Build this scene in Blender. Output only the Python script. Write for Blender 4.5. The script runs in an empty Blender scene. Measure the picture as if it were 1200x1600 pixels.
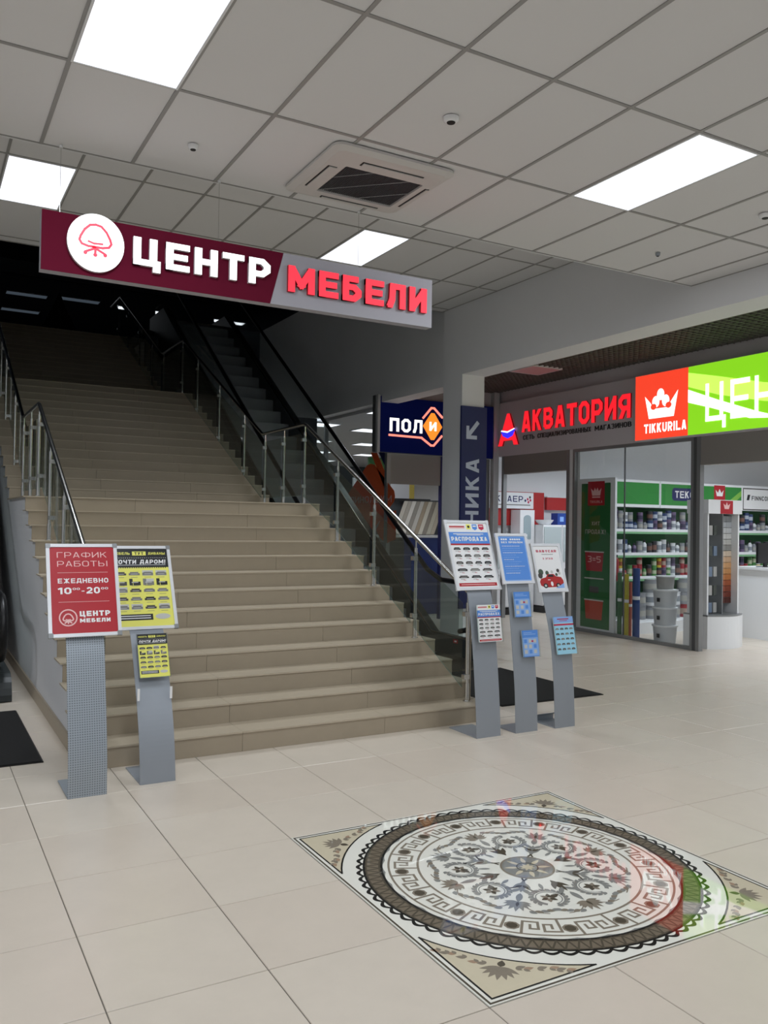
import bpy, math, random
from mathutils import Vector, Matrix

random.seed(7)
SC = bpy.context.scene
COL = SC.collection

# ------------------------------------------------------------------ camera, world, exposure
cam_d = bpy.data.cameras.new('camera')
cam = bpy.data.objects.new('camera', cam_d)
COL.objects.link(cam)
SC.camera = cam
YAW, PITCH, ROLL = 0.5120644900262472, 0.014071268591615066, 0.01523026766942202
fw = Vector((math.sin(YAW) * math.cos(PITCH), math.cos(YAW) * math.cos(PITCH), math.sin(PITCH)))
r0 = Vector((math.cos(YAW), -math.sin(YAW), 0))
u0 = r0.cross(fw)
rr = r0 * math.cos(ROLL) + u0 * math.sin(ROLL)
uu = u0 * math.cos(ROLL) - r0 * math.sin(ROLL)
mw = Matrix.Identity(4)
for i in range(3):
    mw[i][0], mw[i][1], mw[i][2] = rr[i], uu[i], -fw[i]
mw[0][3], mw[1][3], mw[2][3] = -0.6225, -5.4222, 1.7115
cam.matrix_world = mw
cam_d.sensor_fit = 'VERTICAL'
cam_d.sensor_height = 36
cam_d.lens = 36 * 1310.97 / 1600
cam_d.clip_end = 200

world = bpy.data.worlds.new('world')
SC.world = world
world.use_nodes = True
world.node_tree.nodes['Background'].inputs[0].default_value = (0.02, 0.025, 0.035, 1)
world.node_tree.nodes['Background'].inputs[1].default_value = 1.0

SC.view_settings.view_transform = 'Standard'
SC.view_settings.look = 'None'
SC.view_settings.gamma = 1
SC.view_settings.use_curve_mapping = False
SC.view_settings.exposure = 0.0

PANEL_W = 41.0            # lamp power of each hall ceiling panel
UPPER_W = 24.0
SHOP_W = 25.0
PANEL_STRENGTH = 1.6      # visible glow of the diffusers
SHOP_STRENGTH = 1.6
UPPER_STRENGTH = 1.6
WHITE = 'eef3ff'       # ceiling light panels in the shops


# ------------------------------------------------------------------ materials
def lin(c):
    if isinstance(c, str):
        c = [int(c[i:i + 2], 16) / 255 for i in (0, 2, 4)]
    return tuple((x / 12.92 if x <= 0.04045 else ((x + 0.055) / 1.055) ** 2.4) for x in c[:3]) + (1,)


MATS = {}


def M(name, col, rough=0.6, metal=0.0, emit=0.0, spec=0.5, noise=0.0, nscale=6.0, alpha=None, bump=0.0, bscale=80):
    if name in MATS:
        return MATS[name]
    m = bpy.data.materials.new(name)
    m.use_nodes = True
    nt = m.node_tree
    b = nt.nodes['Principled BSDF']
    c = lin(col)
    b.inputs['Base Color'].default_value = c
    b.inputs['Roughness'].default_value = rough
    b.inputs['Metallic'].default_value = metal
    b.inputs['Specular IOR Level'].default_value = spec
    if emit:
        b.inputs['Emission Color'].default_value = c
        b.inputs['Emission Strength'].default_value = emit
    if noise or bump:
        tc = nt.nodes.new('ShaderNodeTexCoord')
        g = nt.nodes.new('ShaderNodeNewGeometry')
    if noise:
        n = nt.nodes.new('ShaderNodeTexNoise')
        n.inputs['Scale'].default_value = nscale
        n.inputs['Detail'].default_value = 6
        n.inputs['Roughness'].default_value = 0.65
        nt.links.new(g.outputs['Position'], n.inputs['Vector'])
        mx = nt.nodes.new('ShaderNodeMix')
        mx.data_type = 'RGBA'
        mx.inputs[6].default_value = tuple(v * (1 - noise) for v in c[:3]) + (1,)
        mx.inputs[7].default_value = tuple(min(1, v * (1 + noise)) for v in c[:3]) + (1,)
        nt.links.new(n.outputs['Fac'], mx.inputs[0])
        nt.links.new(mx.outputs[2], b.inputs['Base Color'])
    if bump:
        n2 = nt.nodes.new('ShaderNodeTexNoise')
        n2.inputs['Scale'].default_value = bscale
        n2.inputs['Detail'].default_value = 3
        nt.links.new(g.outputs['Position'], n2.inputs['Vector'])
        bp = nt.nodes.new('ShaderNodeBump')
        bp.inputs['Strength'].default_value = bump
        bp.inputs['Distance'].default_value = 0.002
        nt.links.new(n2.outputs['Fac'], bp.inputs['Height'])
        nt.links.new(bp.outputs['Normal'], b.inputs['Normal'])
    MATS[name] = m
    return m


def glass_mat(name, tint, refl=0.08):
    m = bpy.data.materials.new(name)
    m.use_nodes = True
    nt = m.node_tree
    for n in list(nt.nodes):
        nt.nodes.remove(n)
    out = nt.nodes.new('ShaderNodeOutputMaterial')
    tr = nt.nodes.new('ShaderNodeBsdfTransparent')
    tr.inputs[0].default_value = tint + (1,)
    gl = nt.nodes.new('ShaderNodeBsdfGlossy')
    gl.inputs['Roughness'].default_value = 0.02
    lw = nt.nodes.new('ShaderNodeLayerWeight')
    lw.inputs[0].default_value = 0.5
    pw = nt.nodes.new('ShaderNodeMath'); pw.operation = 'POWER'; pw.inputs[1].default_value = 4.0
    nt.links.new(lw.outputs['Facing'], pw.inputs[0])
    fr = nt.nodes.new('ShaderNodeMapRange')
    fr.inputs['To Min'].default_value = 0.035
    fr.inputs['To Max'].default_value = 0.75
    nt.links.new(pw.outputs[0], fr.inputs['Value'])
    mx = nt.nodes.new('ShaderNodeMixShader')
    nt.links.new(fr.outputs[0], mx.inputs[0])
    nt.links.new(tr.outputs[0], mx.inputs[1])
    nt.links.new(gl.outputs[0], mx.inputs[2])
    nt.links.new(mx.outputs[0], out.inputs[0])
    MATS[name] = m
    return m


def perforated(name, col):
    """grey sheet metal with a grid of punched holes (as darker pits)"""
    m = M(name, col, rough=0.38, metal=0.35)
    nt = m.node_tree
    b = nt.nodes['Principled BSDF']
    tc = nt.nodes.new('ShaderNodeTexCoord')
    sep = nt.nodes.new('ShaderNodeSeparateXYZ')
    nt.links.new(tc.outputs['Object'], sep.inputs[0])

    def cosw(sock):
        a = nt.nodes.new('ShaderNodeMath'); a.operation = 'MULTIPLY'; a.inputs[1].default_value = 2 * math.pi / 0.0145
        c = nt.nodes.new('ShaderNodeMath'); c.operation = 'COSINE'
        nt.links.new(sock, a.inputs[0]); nt.links.new(a.outputs[0], c.inputs[0])
        return c.outputs[0]
    s = nt.nodes.new('ShaderNodeMath'); s.operation = 'ADD'
    nt.links.new(cosw(sep.outputs[0]), s.inputs[0]); nt.links.new(cosw(sep.outputs[2]), s.inputs[1])
    g = nt.nodes.new('ShaderNodeMath'); g.operation = 'GREATER_THAN'; g.inputs[1].default_value = 0.75
    nt.links.new(s.outputs[0], g.inputs[0])
    mx = nt.nodes.new('ShaderNodeMix'); mx.data_type = 'RGBA'
    mx.inputs[6].default_value = lin(col)
    c = lin(col)
    mx.inputs[7].default_value = (c[0] * .45, c[1] * .45, c[2] * .45, 1)
    nt.links.new(g.outputs[0], mx.inputs[0]); nt.links.new(mx.outputs[2], b.inputs['Base Color'])
    return m


floor_m = M('floor_tile_porcelain', 'd6cbbc', rough=0.28, noise=0.07, nscale=5, spec=0.5)
floor_b = M('floor_tile_porcelain_b', 'd4c8b9', rough=0.3, noise=0.07, nscale=4, spec=0.5)
grout_m = M('floor_grout', '6d665d', rough=0.9)
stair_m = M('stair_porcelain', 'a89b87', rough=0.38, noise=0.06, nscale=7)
stair_n = M('stair_tread_lit_porcelain', 'bdb09b', rough=0.3, noise=0.05)  # treads paler than risers, partly light from above put into the colour
plaster = M('white_plaster', 'e2e3e6', rough=0.75, noise=0.02, nscale=3)
plaster_d = M('grey_plaster', 'b9babc', rough=0.8, noise=0.03, nscale=3)
tile_c = M('ceiling_tile_mineral', 'dededf', rough=0.9, bump=0.25, bscale=350)
tbar_m = M('ceiling_grid_metal', '9b9a98', rough=0.5)
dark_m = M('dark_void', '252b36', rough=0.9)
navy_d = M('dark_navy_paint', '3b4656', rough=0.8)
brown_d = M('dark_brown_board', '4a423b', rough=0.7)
steel = M('brushed_steel', 'c8c8c6', rough=0.22, metal=1.0)
steel_d = M('steel_dull', '8d8578', rough=0.35, metal=1.0)
black_r = M('black_rubber', '0b0b0d', rough=0.4)
mat_m = M('black_mat_fibre', '0d0c0c', rough=0.95, bump=0.6, bscale=400)
alu = M('aluminium_profile', '8f9192', rough=0.4, metal=0.5)
alu_w = M('aluminium_snap_frame', 'e6e8ec', rough=0.3, metal=0.15)
alu_dk = M('grey_profile', '5d5f60', rough=0.5, metal=0.3)
white_p = M('white_paint', 'e4e6e8', rough=0.5)
white_s = M('white_gloss', 'eceef0', rough=0.25)
fascia_m = M('grey_fascia_board', 'd3ced3', rough=0.6)
shutter_m = M('grey_shutter_box', '8b8682', rough=0.6)
light_e = M('light_panel_glow', WHITE, emit=PANEL_STRENGTH)
upper_e = M('upper_panel_glow', WHITE, emit=UPPER_STRENGTH)
shop_e = M('shop_panel_glow', 'f4f8ff', emit=SHOP_STRENGTH)
dim_e = M('dim_panel_glow', '8899aa', emit=0.16)
off_p = M('unlit_panel', 'c9a3a6', rough=0.5)  # red light reflected in the panel is put into its colour
grey_st = M('grey_powder_coat', '9ba1a9', rough=0.42, metal=0.3)
perf_m = perforated('perforated_steel', 'a9b2bb')
glass_c = glass_mat('clear_glass', (0.93, 0.96, 0.95))
glass_s = glass_mat('shop_glass', (0.97, 0.98, 0.98))
glass_t = glass_mat('tinted_glass', (0.78, 0.83, 0.81))
red_p = M('print_red', 'b5202c', rough=0.35)
red_w = M('wall_red', 'b32a2a', rough=0.6)
white_t = M('print_white', 'f2f2f2', rough=0.4)
pale_t = M('print_pale_rose', 'f0c4c2', rough=0.4)
yellow_p = M('print_yellow', 'f1ee72', rough=0.35)
black_p = M('print_black', '1f2226', rough=0.35)
grey_p = M('print_grey', '7d7c78', rough=0.4)
lgrey_p = M('print_light_grey', 'c9c9c4', rough=0.4)
dgrey_p = M('print_dark_grey', '45413e', rough=0.4)
blue_p = M('print_blue', '5b93e2', rough=0.3)
blue_l = M('print_light_blue', '8fb6ee', rough=0.3)
cyan_p = M('print_cyan', 'a4daf0', rough=0.3)
orange_m = M('sticker_orange', 'f0642c', rough=0.45)
green_p = M('print_green', '2f8a35', rough=0.4)
navy_p = M('sign_navy', '17205c', rough=0.5)
magenta_p = M('print_magenta', 'c42a50', rough=0.4)


# ------------------------------------------------------------------ mesh builder
class MB:
    def __init__(self):
        self.v, self.f, self.mi, self.ms, self.sm = [], [], [], [], []

    def _m(self, m):
        if m not in self.ms:
            self.ms.append(m)
        return self.ms.index(m)

    def add(self, vs, fs, m, smooth=False):
        o = len(self.v)
        self.v += [tuple(x) for x in vs]
        k = self._m(m)
        for f in fs:
            self.f.append([i + o for i in f]); self.mi.append(k); self.sm.append(smooth)

    def box(self, x0, x1, y0, y1, z0, z1, m):
        vs = [(x, y, z) for x in (x0, x1) for y in (y0, y1) for z in (z0, z1)]
        self.add(vs, [(0, 1, 3, 2), (4, 6, 7, 5), (0, 4, 5, 1), (2, 3, 7, 6), (0, 2, 6, 4), (1, 5, 7, 3)], m)

    def prism(self, pts, a, b, m, axis='x'):
        """pts: 2D outline; extruded along axis from a to b"""
        n = len(pts)
        def P(p, t):
            return {'x': (t, p[0], p[1]), 'y': (p[0], t, p[1]), 'z': (p[0], p[1], t)}[axis]
        vs = [P(p, a) for p in pts] + [P(p, b) for p in pts]
        fs = [tuple(range(n - 1, -1, -1)), tuple(range(n, 2 * n))]
        fs += [(i, (i + 1) % n, n + (i + 1) % n, n + i) for i in range(n)]
        self.add(vs, fs, m)

    def tube(self, path, r, m, n=12, flat=1.0, caps=True):
        path = [Vector(p) for p in path]
        vs, fs = [], []
        for i, p in enumerate(path):
            d = (path[min(i + 1, len(path) - 1)] - path[max(i - 1, 0)]).normalized()
            ref = Vector((1, 0, 0)) if abs(d.x) < 0.9 else Vector((0, 0, 1))
            a = (ref - d * ref.dot(d)).normalized()
            b = d.cross(a)
            for k in range(n):
                t = 2 * math.pi * k / n
                vs.append(p + a * math.cos(t) * r + b * math.sin(t) * r * flat)
        for i in range(len(path) - 1):
            for k in range(n):
                fs.append((i * n + k, i * n + (k + 1) % n, (i + 1) * n + (k + 1) % n, (i + 1) * n + k))
        if caps:
            fs.append(tuple(range(n - 1, -1, -1)))
            fs.append(tuple((len(path) - 1) * n + k for k in range(n)))
        self.add(vs, fs, m, True)

    def lathe(self, cx, cy, prof, m, n=20, z0=0.0):
        """prof: list of (r, z)"""
        vs = [(cx + r * math.cos(2 * math.pi * k / n), cy + r * math.sin(2 * math.pi * k / n), z0 + z) for r, z in prof for k in range(n)]
        fs = []
        for i in range(len(prof) - 1):
            for k in range(n):
                fs.append((i * n + k, i * n + (k + 1) % n, (i + 1) * n + (k + 1) % n, (i + 1) * n + k))
        fs.append(tuple(range(n - 1, -1, -1)))
        fs.append(tuple((len(prof) - 1) * n + k for k in range(n)))
        self.add(vs, fs, m, True)

    def mesh(self, name, origin=(0, 0, 0)):
        me = bpy.data.meshes.new(name)
        ox, oy, oz = origin
        me.from_pydata([(x - ox, y - oy, z - oz) for x, y, z in self.v], [], self.f)
        for m in self.ms:
            me.materials.append(m)
        me.polygons.foreach_set('material_index', self.mi)
        me.polygons.foreach_set('use_smooth', self.sm)
        if any(self.sm):
            me.set_sharp_from_angle(angle=math.radians(40))
        me.update()
        return me

    def build(self, name, parent=None, origin=None, label=None):
        o0 = origin
        if o0 is None:
            o0 = (0, 0, 0)
            p = parent
            while p is not None:
                o0 = tuple(a + b for a, b in zip(o0, p.location))
                p = p.parent
        ob = bpy.data.objects.new(name, self.mesh(name, o0))
        COL.objects.link(ob)
        if parent is not None:
            ob.parent = parent
        if label:
            ob['label'] = label
        return ob


def tag(o, label, cat, group=None, kind=None):
    o['label'] = label
    o['category'] = cat
    if group:
        o['group'] = group
    if kind:
        o['kind'] = kind
    return o


def thing(name, label, cat, loc=(0, 0, 0), group=None):
    o = bpy.data.objects.new(name, None)
    COL.objects.link(o)
    o.location = loc
    o.empty_display_size = 0.1
    return tag(o, label, cat, group)


def single(name, mb, label, cat, loc=(0, 0, 0), group=None):
    """a thing that is one mesh, origin at loc, mesh given in world coordinates"""
    ob = bpy.data.objects.new(name, mb.mesh(name, loc))
    COL.objects.link(ob)
    ob.location = loc
    return tag(ob, label, cat, group)


def copy_tree(o, parent=None, label=None, loc=None, group=None):
    c = o.copy()
    COL.objects.link(c)
    if parent is not None:
        c.parent = parent
    if label:
        c['label'] = label
    if group:
        c['group'] = group
    if loc:
        c.location = loc
    for ch in list(o.children):
        copy_tree(ch, c)
    return c


def struct(name, mb, parent=None, label=None, category=None, origin=None):
    ob = mb.build(name, parent, origin)
    if parent is None:
        ob['kind'] = 'structure'
        if label:
            ob['label'] = label
            ob['category'] = category or name.split('_')[0]
    return ob


# ------------------------------------------------------------------ flat print: lettering and shapes laid on a plane
def glyph(ch, s):
    """one letter as centre lines in a box w x 1 with stroke width s; returns (w, polylines)"""
    w = {'Ж': 1.05, 'М': .92, 'Ш': 1.0, 'Ф': .95, 'Ы': .95, 'M': .92, 'I': s * 1.05, '1': .42, '!': s * 1.05, '-': .45, 'Ю': 1.0, '=': .5, ' ': .38, 'Г': .6, 'Т': .68, 'Д': .82, 'Ц': .78}.get(ch, .70)
    L, R, B, T = s / 2, w - s / 2, s / 2, 1 - s / 2
    c = min(.16, w * .22)
    v = lambda x: [(x, -.02), (x, 1.02)]
    G = {
        'А': [[(L * .9, -.06), (w / 2 - s * .12, 1.04)], [(w - L * .9, -.06), (w / 2 + s * .12, 1.04)], [(w * .25, .27), (w * .75, .27)]],
        'Б': [[(R, T), (L, T), (L, B), (R - c, B), (R, B + c), (R, .56 - c), (R - c, .56), (L, .56)]],
        'В': [[(L, B), (L, T), (R - c * 1.1, T), (R - c * .3, T - c * .8), (R - c * .3, .52 + c * .8), (R - c * 1.1, .52), (L, .52)], [(R - c * 1.1, .52), (R, .52 - c * .9), (R, B + c * .9), (R - c, B), (L, B)]],
        'Г': [[(L, -.02), (L, T), (w, T)]],
        'Д': [[(w * .18, .14), (w * .27, .45), (w * .30, T), (R - w * .1, T), (R - w * .1, .14)], [(0, .12 + s / 2), (w, .12 + s / 2)], [(L, -.08), (L, .2)], [(R, -.08), (R, .2)]],
        'Е': [[(w, T), (L, T), (L, B), (w, B)], [(L, .5), (w * .92, .5)]],
        'Ж': [v(w / 2), [(L, 1.05), (w / 2, .5), (L, -.05)], [(R, 1.05), (w / 2, .5), (R, -.05)]],
        'З': [[(L, T - c * .5), (L + c, T), (R - c, T), (R - c * .2, T - c), (R - c * .2, .52 + c), (R - c, .52), (w * .35, .52)], [(R - c, .52), (R, .52 - c), (R, B + c), (R - c, B), (L + c, B), (L, B + c * .5)]],
        'И': [v(L), v(R), [(L, .02 + s * .4), (R, .98 - s * .4)]],
        'К': [v(L), [(L, .42), (R, 1.06)], [(w * .38, .62), (R, -.06)]],
        'Л': [[(0, B), (w * .14, B), (w * .25, .35), (w * .28, T), (R, T), (R, -.02)]],
        'М': [v(L), v(R), [(L, 1.0 - s * .3), (w / 2, .30), (R, 1.0 - s * .3)]],
        'Н': [v(L), v(R), [(L, .5), (R, .5)]],
        'О': [[(L + c, B), (R - c, B), (R, B + c), (R, T - c), (R - c, T), (L + c, T), (L, T - c), (L, B + c), (L + c, B)]],
        'П': [[(L, -.02), (L, T), (R, T), (R, -.02)]],
        'Р': [[(L, -.02), (L, T), (R - c, T), (R, T - c), (R, .40 + c), (R - c, .40), (L, .40)]],
        'С': [[(R, T - c * 1.2), (R - c, T), (L + c, T), (L, T - c), (L, B + c), (L + c, B), (R - c, B), (R, B + c * 1.2)]],
        'Т': [[(0, T), (w, T)], v(w / 2)],
        'У': [[(L, 1.05), (w / 2, .36)], [(R, 1.05), (w * .40, B), (w * .15, B)]],
        'Ф': [v(w / 2), [(L + c, .2), (R - c, .2), (R, .2 + c), (R, .84 - c), (R - c, .84), (L + c, .84), (L, .84 - c), (L, .2 + c), (L + c, .2)]],
        'Х': [[(L, 1.05), (R, -.05)], [(R, 1.05), (L, -.05)]],
        'Ц': [[(L, 1.02), (L, B), (w, B)], [(R - .10, 1.02), (R - .10, B)], [(R, s), (R, -.20)]],
        'Ч': [[(L, 1.02), (L, .5 + c), (L + c, .48), (R, .48)], v(R)],
        'Ш': [[(L, 1.02), (L, B), (R, B), (R, 1.02)], v(w / 2)],
        'Ы': [[(L, 1.02), (L, B), (w * .5, B), (w * .62, B + c), (w * .62, .55 - c), (w * .5, .55), (L, .55)], v(R)],
        'Ь': [[(L, 1.02), (L, B), (R - c, B), (R, B + c), (R, .55 - c), (R - c, .55), (L, .55)]],
        'Э': [[(L, T - c), (L + c, T), (R - c, T), (R, T - c), (R, B + c), (R - c, B), (L + c, B), (L, B + c)], [(w * .35, .5), (R, .5)]],
        'Я': [[(R, -.02), (R, T), (L + c, T), (L, T - c), (L, .42 + c), (L + c, .42), (R, .42)], [(w * .5, .42), (L, -.06)]],
        'U': [[(L, 1.02), (L, B + c), (L + c, B), (R - c, B), (R, B + c), (R, 1.02)]],
        'R': [[(L, -.02), (L, T), (R - c, T), (R, T - c), (R, .42 + c), (R - c, .42), (L, .42)], [(w * .5, .42), (R, -.06)]],
        'L': [[(L, 1.02), (L, B), (w, B)]],
        'N': [v(L), v(R), [(L, .98 - s * .4), (R, .02 + s * .4)]],
        'F': [[(w, T), (L, T), (L, -.02)], [(L, .5), (w * .88, .5)]],
        'Y': [[(L, 1.05), (w / 2, .45), (w / 2, -.02)], [(R, 1.05), (w / 2, .45)]],
        'I': [v(w / 2)],
        '1': [[(0, .74), (R, 1.0 - s * .3)], v(R)],
        '2': [[(L, T - c), (L + c, T), (R - c, T), (R, T - c), (R, .55), (L, B + .05), (L, B), (w, B)]],
        '3': [[(L, T), (R - c, T), (R, T - c), (R, .52 + c), (R - c, .52), (w * .35, .52)], [(R - c, .52), (R, .52 - c), (R, B + c), (R - c, B), (L, B)]],
        '5': [[(w, T), (L, T), (L, .56), (R - c, .56), (R, .56 - c), (R, B + c), (R - c, B), (L, B)]],
        '!': [[(w / 2, 1.02), (w / 2, .32)], [(w / 2, s), (w / 2, -.02)]],
        '-': [[(0, .45), (w, .45)]],
        '=': [[(0, .35), (w, .35)], [(0, .65), (w, .65)]],
        ' ': [],
    }
    same = {'A': 'А', 'B': 'В', 'C': 'С', 'E': 'Е', 'K': 'К', 'O': 'О', 'T': 'Т', '0': 'О', 'H': 'Н', 'P': 'Р', 'M': 'М', 'X': 'Х'}
    lo = -.20 if ch == 'Ц' else (-.12 if ch == 'Д' else 0.0)
    return w, G[same.get(ch, ch)], lo


def clip_y(poly, lo, hi):
    for sgn, lim in ((1, lo), (-1, -hi)):
        out = []
        for i in range(len(poly)):
            a, b = poly[i], poly[(i + 1) % len(poly)]
            fa, fb = sgn * a[1] - lim, sgn * b[1] - lim
            if fa >= 0:
                out.append(a)
            if (fa >= 0) != (fb >= 0):
                t = fa / (fa - fb)
                out.append((a[0] + (b[0] - a[0]) * t, a[1] + (b[1] - a[1]) * t))
        poly = out
        if len(poly) < 3:
            return []
    return poly


def glyph_polys(ch, s):
    w, lines, lo = glyph(ch, s)
    polys = []
    for ln in lines:
        closed = ln[0] == ln[-1]
        m = len(ln)
        for i in range(m - 1):
            a, b = ln[i], ln[i + 1]
            dx, dy = b[0] - a[0], b[1] - a[1]
            Ln = math.hypot(dx, dy) or 1
            ux, uy = dx / Ln, dy / Ln
            def ext(p, q0, q1, q2):
                # extend joints by the mitre length so that corners close
                if q0 is None:
                    return 0
                v1 = (q1[0] - q0[0], q1[1] - q0[1]); v2 = (q2[0] - q1[0], q2[1] - q1[1])
                l1, l2 = math.hypot(*v1) or 1, math.hypot(*v2) or 1
                cr = abs(v1[0] * v2[1] - v1[1] * v2[0]) / l1 / l2
                dt = (v1[0] * v2[0] + v1[1] * v2[1]) / l1 / l2
                ang = math.atan2(cr, dt)
                return min(s / 2, s / 2 * math.tan(ang / 2))
            pa = ln[i - 1] if i > 0 else (ln[-2] if closed else None)
            pb = ln[i + 2] if i + 2 < m else (ln[1] if closed else None)
            ea = ext(None, pa, a, b)
            eb = ext(None, pb, b, a)
            if pb is not None:
                eb = ext(None, a, b, pb)
            a2 = (a[0] - ux * ea, a[1] - uy * ea); b2 = (b[0] + ux * eb, b[1] + uy * eb)
            nx, ny = -uy * s / 2, ux * s / 2
            q = clip_y([(a2[0] + nx, a2[1] + ny), (a2[0] - nx, a2[1] - ny), (b2[0] - nx, b2[1] - ny), (b2[0] + nx, b2[1] + ny)], lo, 1.0)
            if q:
                polys.append(q)
    return w, polys


RETURNS = {'letter_white_lit': M('letter_return_white', 'cfc8cc', rough=.5), 'letter_red_lit': M('letter_return_red', 'b0202e', rough=.5), 'letter_red_lit_b': MATS['letter_return_red']}


class Sheet:
    """a drawing plane: origin top left, u to the right, d down, n towards the reader"""
    def __init__(self, mb, O, u, d, n, step=0.0004):
        self.mb, self.O, self.u, self.d, self.n, self.step = mb, Vector(O), Vector(u).normalized(), Vector(d).normalized(), Vector(n).normalized(), step

    def P(self, x, y, h):
        return self.O + self.u * x + self.d * y + self.n * h

    def poly(self, pts, m, layer=1, thick=0.0):
        self.k = (getattr(self, 'k', 0) + 1) % 9
        h = layer * self.step + self.k * self.step * .07
        if thick:
            n = len(pts)
            vs = [self.P(x, y, h) for x, y in pts] + [self.P(x, y, h + thick) for x, y in pts]
            fs = [tuple(range(n, 2 * n))] + [(i, (i + 1) % n, n + (i + 1) % n, n + i) for i in range(n)]
            side = RETURNS.get(m.name)
            if side:
                self.mb.add(vs, fs[:1], m); self.mb.add(vs, fs[1:], side)
            else:
                self.mb.add(vs, fs, m)
        else:
            self.mb.add([self.P(x, y, h) for x, y in pts], [tuple(range(len(pts)))], m)

    def rect(self, x0, y0, x1, y1, m, layer=1, thick=0.0):
        self.poly([(x0, y0), (x1, y0), (x1, y1), (x0, y1)], m, layer, thick)

    def disc(self, x, y, rx, ry, m, layer=1, n=32, thick=0.0):
        self.poly([(x + rx * math.cos(2 * math.pi * k / n), y + ry * math.sin(2 * math.pi * k / n)) for k in range(n)], m, layer, thick)

    def stroke(self, pts, w, m, layer=1, closed=False, thick=0.0):
        n = len(pts)
        for i in range(n if closed else n - 1):
            a, b = pts[i], pts[(i + 1) % n]
            dx, dy = b[0] - a[0], b[1] - a[1]
            L = math.hypot(dx, dy) or 1
            ex, ey = dx / L * w / 2, dy / L * w / 2
            a = (a[0] - ex * .6, a[1] - ey * .6); b = (b[0] + ex * .6, b[1] + ey * .6)
            self.poly([(a[0] - ey, a[1] + ex), (b[0] - ey, b[1] + ex), (b[0] + ey, b[1] - ex), (a[0] + ey, a[1] - ex)], m, layer, thick)

    def text(self, body, x0, y0, x1, y1, m, layer=2, bold=0.0, thick=0.0, slant=0.0, res=2):
        """body fitted to the box; a tail or foot may hang below it"""
        s = .13 + bold * 2.6
        gap = .17
        gl = [glyph_polys(ch, s) for ch in body]
        tot = sum(g[0] for g in gl) + gap * (len(gl) - 1)
        k, H = (x1 - x0) / tot, y1 - y0
        x = x0
        for w, polys in gl:
            for q in polys:
                self.poly([(x + px * k + slant * py, y1 - py * H) for px, py in q], m, layer, thick)
            x += (w + gap) * k


# ================================================================== FLOOR
mb = MB()
mb.box(-6, 16, -9, 22, -0.06, -0.004, grout_m)
floor = struct('floor', mb)
floor['label'] = 'beige porcelain tiled floor of the shopping hall'


def tile_mesh(w, d, h, m, name, g=0.0022):
    t = MB()
    e = 0.002
    x0, x1, y0, y1 = g, w - g, g, d - g
    vs = [(x0, y0, -h), (x1, y0, -h), (x1, y1, -h), (x0, y1, -h),
          (x0, y0, -e), (x1, y0, -e), (x1, y1, -e), (x0, y1, -e),
          (x0 + e, y0 + e, 0), (x1 - e, y0 + e, 0), (x1 - e, y1 - e, 0), (x0 + e, y1 - e, 0)]
    fs = [(8, 9, 10, 11)] + [(i, (i + 1) % 4, 4 + (i + 1) % 4, 4 + i) for i in range(4)] + [(4 + i, 4 + (i + 1) % 4, 8 + (i + 1) % 4, 8 + i) for i in range(4)]
    t.add(vs, fs, m)
    return t.mesh(name)


tm = [tile_mesh(.6, .6, .01, floor_m, 'floor_tile'), tile_mesh(.6, .6, .01, floor_b, 'floor_tile')]


def floor_visible(i, j):
    x, y = i * .6, j * .6
    if x >= 0.3 and x < 3.7 and y > 0.5:
        return False
    # inside the camera's view cone, in front of it
    for cx, cy in ((x, y), (x + .6, y), (x, y + .6), (x + .6, y + .6)):
        d = Vector((cx + 0.6225, cy + 5.4222, -1.7115))
        f = d.dot(fw)
        if f > 0.5 and abs(d.dot(rr)) / f < 0.475 and abs(d.dot(uu)) / f < 0.63:
            return True
    return False


rest = MB()
n_tiles = 0
vis = []
for i in range(-10, 27):
    for j in range(-15, 37):
        if 2 <= i < 5 and -5 <= j < -2:
            continue
        x, y = i * .6, j * .6
        if floor_visible(i, j) and y < 8 and x < 10:
            vis.append((math.hypot(x + .6, y + 5.4), i, j))
        elif not (0.3 <= x < 3.6 and y > 0.8):
            g = .0022
            if y < 14:
                rest.add([(x + g, y + g, 0), (x + .6 - g, y + g, 0), (x + .6 - g, y + .6 - g, 0), (x + g, y + .6 - g, 0)], [(0, 1, 2, 3)], floor_m)
vis.sort()
for k, (d_, i, j) in enumerate(vis):
    x, y = i * .6, j * .6
    if k < 295:
        o = bpy.data.objects.new('floor_tile', tm[random.random() < .4])
        COL.objects.link(o)
        o.parent = floor
        o.location = (x, y, 0)
    else:
        g = .0022
        rest.add([(x + g, y + g, 0), (x + .6 - g, y + g, 0), (x + .6 - g, y + .6 - g, 0), (x + g, y + .6 - g, 0)], [(0, 1, 2, 3)], floor_m)
rest.box(-6, 16, 14, 22, -.004, 0, floor_m)
o = rest.build('floor_tiling', floor)
o['kind'] = 'stuff'

# ================================================================== CEILINGS
X_WALL = 6.38
ZL, ZU = 4.223, 4.955


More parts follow.
